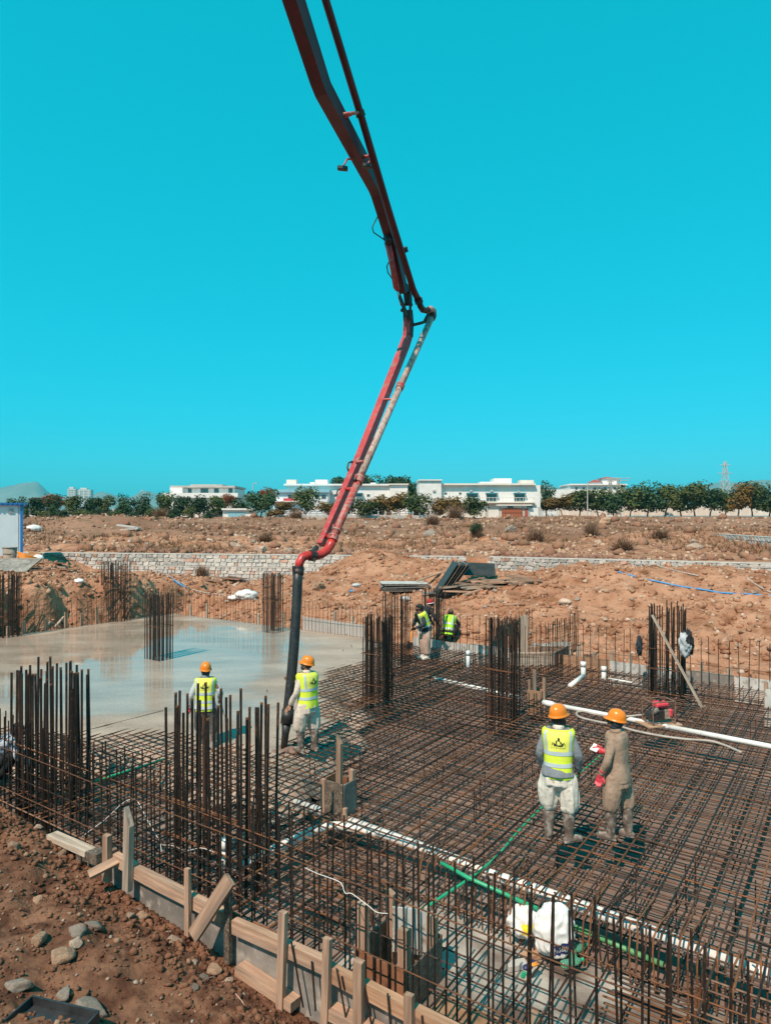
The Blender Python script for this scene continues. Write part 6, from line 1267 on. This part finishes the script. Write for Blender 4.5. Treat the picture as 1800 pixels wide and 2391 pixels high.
def far_pts(n, y0, y1):
    y = y0 + (y1 - y0) * rs.rand(n * 3) ** 1.4; x = rs.uniform(-.62, .62, n * 3) * y; k = y > wall_y(x) + .6; x, y = x[k][:n], y[k][:n]; return np.stack([x, y, np.where(y < 59, h_mid(x, y), h_far(x, y))], 1)
for (n, m, s0, s1, lab) in ((2600, 'rock_brown', .04, .24, 'brown rubble over the far field'), (1100, 'rock_pale', .03, .20, 'pale rubble over the far field'), (1000, 'rock_dark', .05, .26, 'reddish dark rubble over the far field'), (900, 'field', .1, .5, 'earth lumps over the far field')):
    p = far_pts(n, 36, 125); scatter('field_rubble', lab, p, (s0 + (s1 - s0) * rs.rand(len(p)) ** 3) * (.7 + p[:, 1] / 110), m)
yy = rs.uniform(.7, 3.6, 900); xx = rs.uniform(-20, 20, 900); yw = wall_y(xx) + yy; k = fbm(xx * .25, yy * 0, 3, 71) > -.15; p = np.stack([xx, yw, h_mid(xx, yw)], 1)[k]; scatter('field_rubble', 'broken reddish rock heaped along the top of the stone wall', p, .05 + .26 * rs.rand(len(p)) ** 2.4, 'rock_dark')

# ------------------------------------------------------------------ ply sheets and timber pile
def onz(px, py, d0=18): return on_ground(px, py, d0)
def sheet(c, L, Wd, yaw, tilt, m, label, group=None, th=.02, roll=0):
    M = Matrix.Rotation(R(yaw), 3, 'Z') @ Matrix.Rotation(R(tilt), 3, 'Y') @ Matrix.Rotation(R(roll), 3, 'X'); mb = MB(); mb.box((0, 0, 0), (L, Wd, th)); o = mb.build('ply_sheet', m); o.location = c; o.rotation_euler = M.to_euler(); return tag(o, label, 'plywood', group)
b0 = onz(945, 1382)
for k in range(7): sheet(b0 + Vector((kr.uniform(-.06, .06), kr.uniform(-.05, .05), .06 + k * .048)), 1.9, 1.15, 6 + kr.uniform(-3, 3), kr.uniform(-1, 1), 'ply_grey' if k < 6 else 'ply_white', 'grey plywood sheet in the flat stack left of the timber pile' if k < 6 else 'topmost pale sheet of the flat plywood stack', 'flat plywood stack' if k < 6 else None)
b1 = onz(1056, 1392)
for k in range(5): sheet(b1 + Vector((-.28 + k * .12, .2 + k * .03, .62)), 1.55, 1.2, 4, -57 + k * 1.2, 'ply_black' if k % 2 == 0 else 'ply_film', 'dark plywood sheet leaning steeply on the timber pile, %s from the left' % ORD[k], 'leaning plywood sheets', .028)
sheet(b1 + Vector((1.15, .75, .95)), 1.25, .9, -4, 2, 'ply_black', 'black film faced sheet lying tilted on top of the timber pile', None, .02, 30)
sheet(b1 + Vector((-.4, .2, .05)), 1.6, .6, 6, 3, 'ply_grey', 'long grey sheet between the flat stack and the leaning sheets')
for k in range(46):
    L = kr.uniform(.8, 2.4); c = b1 + Vector((.25 + kr.uniform(-.3, 2.9) + L * .2, kr.uniform(-.85, .3), .05 + kr.random() ** 1.2 * .62)); yaw = R(kr.gauss(8, 26)); dz = kr.uniform(-.14, .14); dv = Vector((math.cos(yaw) * L / 2, math.sin(yaw) * L / 2, dz)); c.z = max(c.z, h_any(c.x, c.y) + .06)
    tag(plank_mb(c - dv, c + dv, kr.uniform(.07, .14), kr.uniform(.035, .07)).build('timber_offcut', kr.choice(['timber', 'timber', 'timber_grey'])), 'old timber offcut in the jumbled pile behind the workers', 'timber', 'jumbled timber pile')
tag(plank_mb(b0 + Vector((.5, -.1, .42)), W(1095, 1314, 30.5), .12, .05).build('long_plank', 'timber'), 'long pale plank slanting over the flat plywood stack', 'plank')
g0 = onz(1150, 1403); g1 = onz(1175, 1412); tag(plank_mb(g0 + Vector((-.1, 0, .05)), onz(1174, 1411) + Vector((0, 0, .08)), .11, .05).build('loose_plank', 'timber'), 'short plank lying crosswise on the soil above the crouching worker', 'plank'); tag(plank_mb(onz(1140, 1416) + Vector((0, 0, .04)), onz(1216, 1414) + Vector((0, 0, .05)), .09, .05).build('loose_plank', 'timber'), 'long thin plank lying on the soil right of the crouching worker', 'plank')
g = onz(540, 1362, 24)
for k in range(7): sheet(g + Vector((kr.uniform(-.5, .6), kr.uniform(-.3, .3), .05 + k * .035)), kr.uniform(.7, 1.5), kr.uniform(.15, .5), kr.uniform(-40, 10), kr.uniform(-6, 10), kr.choice(['ply_brown', 'timber_grey', 'timber']), 'brown board scrap in the small heap before the lower stone wall', 'board scraps before the wall', .03)
# hoses on the soil
def soil_line(label, name, cat, pts, r, m, d0=15):
    P = [on_ground(x, y, d0) + Vector((0, 0, r * .8)) for x, y in pts]; mb = MB(); mb.tube(smooth_path(P), r, 7); return tag(mb.build(name, m, None, True), label, cat)
soil_line('blue hose trailing down the big earth heap at right', 'blue_hose', 'hose', [(1442, 1339), (1494, 1354), (1540, 1363), (1586, 1372), (1640, 1382), (1684, 1388), (1740, 1392), (1810, 1394)], .03, 'tarp_blue'); soil_line('pale hose on the crest of the right heap', 'pale_hose', 'hose', [(1532, 1322), (1560, 1330), (1600, 1340), (1630, 1346)], .025, 'hose_grey'); soil_line('pale hose near the right border on the earth heap', 'pale_hose', 'hose', [(1742, 1352), (1765, 1368), (1790, 1382), (1815, 1388)], .028, 'hose_grey')
soil_line('thin pale hose curving over the soil behind the slab', 'pale_hose', 'hose', [(395, 1345), (420, 1362), (450, 1378), (490, 1388), (530, 1392)], .022, 'hose_grey', 22); soil_line('blue and white strap lying on the soil behind the slab', 'strap', 'strap', [(386, 1342), (405, 1356), (425, 1368), (434, 1378)], .035, 'tarp_blue', 22)
for px, py, w, m, lab in ((186, 1366, 20, 'plastic_white', 'white sack on the left cut bank'), (575, 1398, 46, 'plastic_white', 'white plastic litter behind the slab edge'), (545, 1402, 24, 'plastic_white', 'small white litter left of the larger white litter'), (832, 1372, 18, 'cloth_pale', 'pale blue litter right of the hose'), (1318, 1412, 28, 'rock_pale', 'whitish crumpled sack on the right heap'), (822, 1383, 12, 'tarp_blue', 'small blue litter right of the hose'), (946, 1402, 22, 'plastic_white', 'white bucket-like sack behind the cages'), (80, 1240, 30, 'plastic_white', 'white litter on the field right of the cabin')):
    g = on_ground(px, py, 15); r = w / F * g.y / 2; cloth_blob('litter', lab, 'litter', g + Vector((0, 0, r * .35)), (r, r * .7, r * .5), m, px * .1, 2.2, .5, sub=3)
g = on_ground(300, 1240, 45); M1 = Matrix.Rotation(R(8), 3, 'Y')
for dz, xx, lab in ((.30, -.1, 'upper of two broken white concrete slabs in the left rubble'), (.02, .25, 'lower of two broken white concrete slabs in the left rubble')): mb = MB(); mb.box(g + Vector((xx, 0, dz + .15)), (1.9, 1.0, .2), M1 if dz > .1 else Matrix.Rotation(R(-6), 3, 'Y'), .04); tag(mb.build('concrete_slab', 'concrete_far'), lab, 'slab')
# clutter by the cabin
g = W(66, 1308, 33.5); g.z = max(g.z, h_any(g.x, g.y) + .1); mb = MB()
for k in range(6): mb.tube([g + Vector((.42 * math.cos(a) * (1 + .03 * k), .42 * math.sin(a) * .9, .05 * k + .18 * math.cos(a + 2.6))) for a in [i * .2618 for i in range(25)]], .022, 6)
tag(mb.build('hose_coil', 'orange_plastic', None, True), 'orange coiled hose beside the site cabin', 'coil')
g = W(24, 1308, 34); g.z = h_any(g.x, g.y); bn = thing('barrel', 'dented grey drum in front of the site cabin', 'drum', g); mb = MB(); mb.tube([g, g + Vector((0, 0, .1)), g + Vector((0, 0, .85))], [.26, .27, .34], 18); mb.build('body', 'rock_grey', bn, True)
for z in (.25, .55, .84): mb = MB(); rr = .27 + (z - .1) * .093; mb.tube([g + Vector(((rr + .01) * math.cos(a), (rr + .01) * math.sin(a), z)) for a in [i * .2618 for i in range(25)]], .018, 5); mb.build('hoop', 'rock_grey', bn)
g = W(82, 1296, 34.5); g.z = max(g.z, h_any(g.x, g.y) + .2); mb = MB(); mb.box(g, (.55, .4, .32), Matrix.Rotation(R(20), 3, 'Z') @ Matrix.Rotation(R(12), 3, 'Y')); bx = tag(mb.build('carton', 'carton'), 'brown cardboard carton by the orange coil', 'carton'); cloth_blob('litter', 'white plastic bag right of the brown carton', 'bag', g + Vector((.25, -.2, -.15)), (.25, .2, .16), 'plastic_white', 4, 2.5, .5, sub=3)
g = on_ground(25, 1336, 20); bd = thing('site_board', 'large grey framed panel lying tilted in front of the cabin', 'panel', g); c = g + Vector((-.1, .3, .28)); M = Matrix.Rotation(R(-6), 3, 'Z') @ Matrix.Rotation(R(24), 3, 'X'); mb = MB(); mb.box(c, (2.1, 1.3, .03), M); mb.build('face', 'ply_grey', bd)
for (x, y, lx, ly) in ((0, .64, 2.16, .06), (0, -.64, 2.16, .06), (1.05, 0, .06, 1.22), (-1.05, 0, .06, 1.22)): mb = MB(); mb.box(c + M @ Vector((x, y, .01)), (lx, ly, .06), M); mb.build('frame', 'timber_grey', bd)
for k in range(12):
    px, py = kr.uniform(90, 160), kr.uniform(1300, 1335); g = on_ground(px, py, 20); L = kr.uniform(.6, 1.5); a = kr.uniform(-.5, .5); dv = Vector((math.cos(a) * L / 2, math.sin(a) * L / 2, 0)); c = g + Vector((0, 0, .06)); tag(plank_mb(c - dv, c + dv, .14, .04).build('board_scrap', kr.choice(['timber_grey', 'timber', 'ply_brown'])), 'weathered board scrap on the bank right of the orange coil', 'board', 'board scraps by the cabin')
# black tray
c0 = on_ground(76, 2350); ea = (on_ground(240, 2410) - c0); ea.z = 0; ea.normalize(); eb_ = Vector((-ea.y, ea.x, 0)) * -1; eb_ = eb_ if eb_.x < 0 or eb_.y < 0 else -eb_; z = c0.z + .01; tr_ = thing('plastic_tray', 'black plastic tray at the lower left corner', 'tray', c0)
A = Vector((c0.x, c0.y, z)); La, Lb = .62, .48; mid = A + ea * La / 2 + eb_ * Lb / 2; mb = MB(); mb.beam(A + eb_ * Lb / 2, A + ea * La + eb_ * Lb / 2, Lb, .012); mb.build('base', 'tray_black', tr_)
for (p, q_) in ((A, A + ea * La), (A + eb_ * Lb, A + ea * La + eb_ * Lb)): mb = MB(); mb.beam(p + Vector((0, 0, .035)), q_ + Vector((0, 0, .035)), .016, .075); mb.build('rim', 'tray_black', tr_)
for (p, q_) in ((A + eb_ * .01, A + eb_ * (Lb - .01)), (A + ea * La + eb_ * .01, A + ea * La + eb_ * (Lb - .01))): mb = MB(); mb.beam(p + Vector((0, 0, .035)), q_ + Vector((0, 0, .035)), .016, .074); mb.build('rim', 'tray_black', tr_)
soil_line('thin pink string lying on the near bank', 'string', 'string', [(448, 2318), (470, 2295), (500, 2285), (525, 2300), (548, 2320), (570, 2345)], .004, 'cloth_rose', 3)

# ------------------------------------------------------------------ bags and bottles in the pit
zf = -.34
c = G(1226, 2186, zf); cloth_blob('plastic_bag', 'yellowish white plastic bag with yellow print in the near pit', 'bag', c + Vector((0, .02, .13)), (.155, .12, .15), 'plastic_white', 2, 2.4, .38, flat=.12, two=('plastic_yellow', lambda p: p.y < -.02 and p.x > -.05 and abs(p.z + .01 - p.x * .2) < .05))
c = G(1296, 2232, zf); bg2 = cloth_blob('plastic_bag', 'big white plastic bag with navy printed band in the near pit', 'bag', c + Vector((0, .03, .22)), (.185, .14, .25), 'plastic_white', 9, 1.9, .34, flat=.2, two=('print_navy', lambda p: p.y < -.02 and p.x > -.03 and abs(p.z + .105 - p.x * .18) < .058), sub=5)
dgb = bpy.context.evaluated_depsgraph_get()
def drape(txt, w, cx_, cz, slope, m, parent):
    tv, tf = text_polys(txt, 1.0); wd = max(abs(p[0]) for p in tv); vs = []
    for p in tv:
        x = cx_ + p[0] / wd * w; z_ = cz + x * slope + p[1] / wd * w; ok, hit, nn, _ = parent.ray_cast(Vector((x, -2, z_)), Vector((0, 1, 0))); vs.append((hit if ok else Vector((x, -.1, z_))) - Vector((0, .003, 0)))
    mb = MB(); mb.add(vs, tf); mb.build('print', m, parent)
bpy.context.view_layer.update()
drape('0300', .05, .035, -.135, .18, 'plastic_white', bg2); drape('diyo', .055, .06, -.105, .18, 'plastic_white', bg2)
def bottle(px, py, yaw, label):
    g = G(px, py, zf); o = thing('plastic_bottle', label, 'bottle', g, 'green bottles in the pit'); d = Vector((math.cos(yaw), math.sin(yaw), .12)); a = g + Vector((0, 0, .035)); mb = MB(); mb.tube([a, a + d * .01, a + d * .06, a + d * .10, a + d * .15, a + d * .18, a + d * .20], [.03, .036, .036, .033, .036, .022, .013], 14); mb.build('body', 'clear_green', o, True); mb = MB(); mb.tube([a + d * .20, a + d * .222], .016, 10); mb.build('cap', 'green_pipe', o)
bottle(1330, 2236, .5, 'green plastic bottle pointing right beside the big white bag'); bottle(1352, 2228, 2.2, 'green plastic bottle farthest right beside the big white bag'); bottle(1310, 2262, .2, 'nearest green plastic bottle below the big white bag'); bottle(1338, 2252, 1.3, 'green plastic bottle standing upward between the others')
o = thing('pruning_glove', 'orange and navy work glove in the near pit', 'glove', G(1232, 2258, zf)); g = G(1232, 2258, zf + .04); mb = MB(); mb.ell(g, (.055, .035, .025), Matrix.Rotation(.4, 3, 'Z')); mb.build('palm', 'print_navy', o, True)
for k in range(4): mb = MB(); d = Vector((math.cos(.2 + k * .25), math.sin(.2 + k * .25), .15)); mb.tube([g, g + d * .05, g + d * .10], [.014, .014, .011], 7); mb.build('finger', 'orange_plastic' if k < 2 else 'print_navy', o, True)
mb = MB(); mb.box(G(1222, 2276, zf + .02), (.04, .03, .06), Matrix.Rotation(.5, 3, 'Y'), .006); tag(mb.build('green_coupling', 'green_pipe'), 'small bright green fitting below the orange glove', 'fitting')
bk = random.Random(8)
for i in range(5):
    u, v = bk.uniform(-3.0, -1.4), bk.uniform(4.75, 6.3); mb = MB(); mb.box(UV(u, v, -.41), (.20, .09, .06), Matrix.Rotation(bk.uniform(0, 3), 3, 'Z'), .006); tag(mb.build('spacer_block', 'concrete_far' if i % 3 else 'rock_brown'), 'small concrete spacer block on the pit floor', 'block', 'spacer blocks in the pit')

# ------------------------------------------------------------------ haze
vm = bpy.data.materials.new('haze'); vm.use_nodes = True; vn = vm.node_tree; vn.nodes.clear(); ou = vn.nodes.new('ShaderNodeOutputMaterial'); pv = vn.nodes.new('ShaderNodeVolumePrincipled'); pv.inputs['Color'].default_value = (0.10, 0.76, 0.92, 1); pv.inputs['Density'].default_value = 0.00012; pv.inputs['Anisotropy'].default_value = 0.0; vn.links.new(pv.outputs[0], ou.inputs['Volume'])
mb = MB(); mb.box((0, 4300, 185), (20000, 9800, 390)); hz_ = mb.build('haze', 'mortar'); hz_.data.materials.clear(); hz_.data.materials.append(vm); tag(hz_, 'thin bluish haze over the whole plain', 'haze', kind='stuff')
for o in list(bpy.data.objects):
    if '_b' in o.keys(): del o['_b']
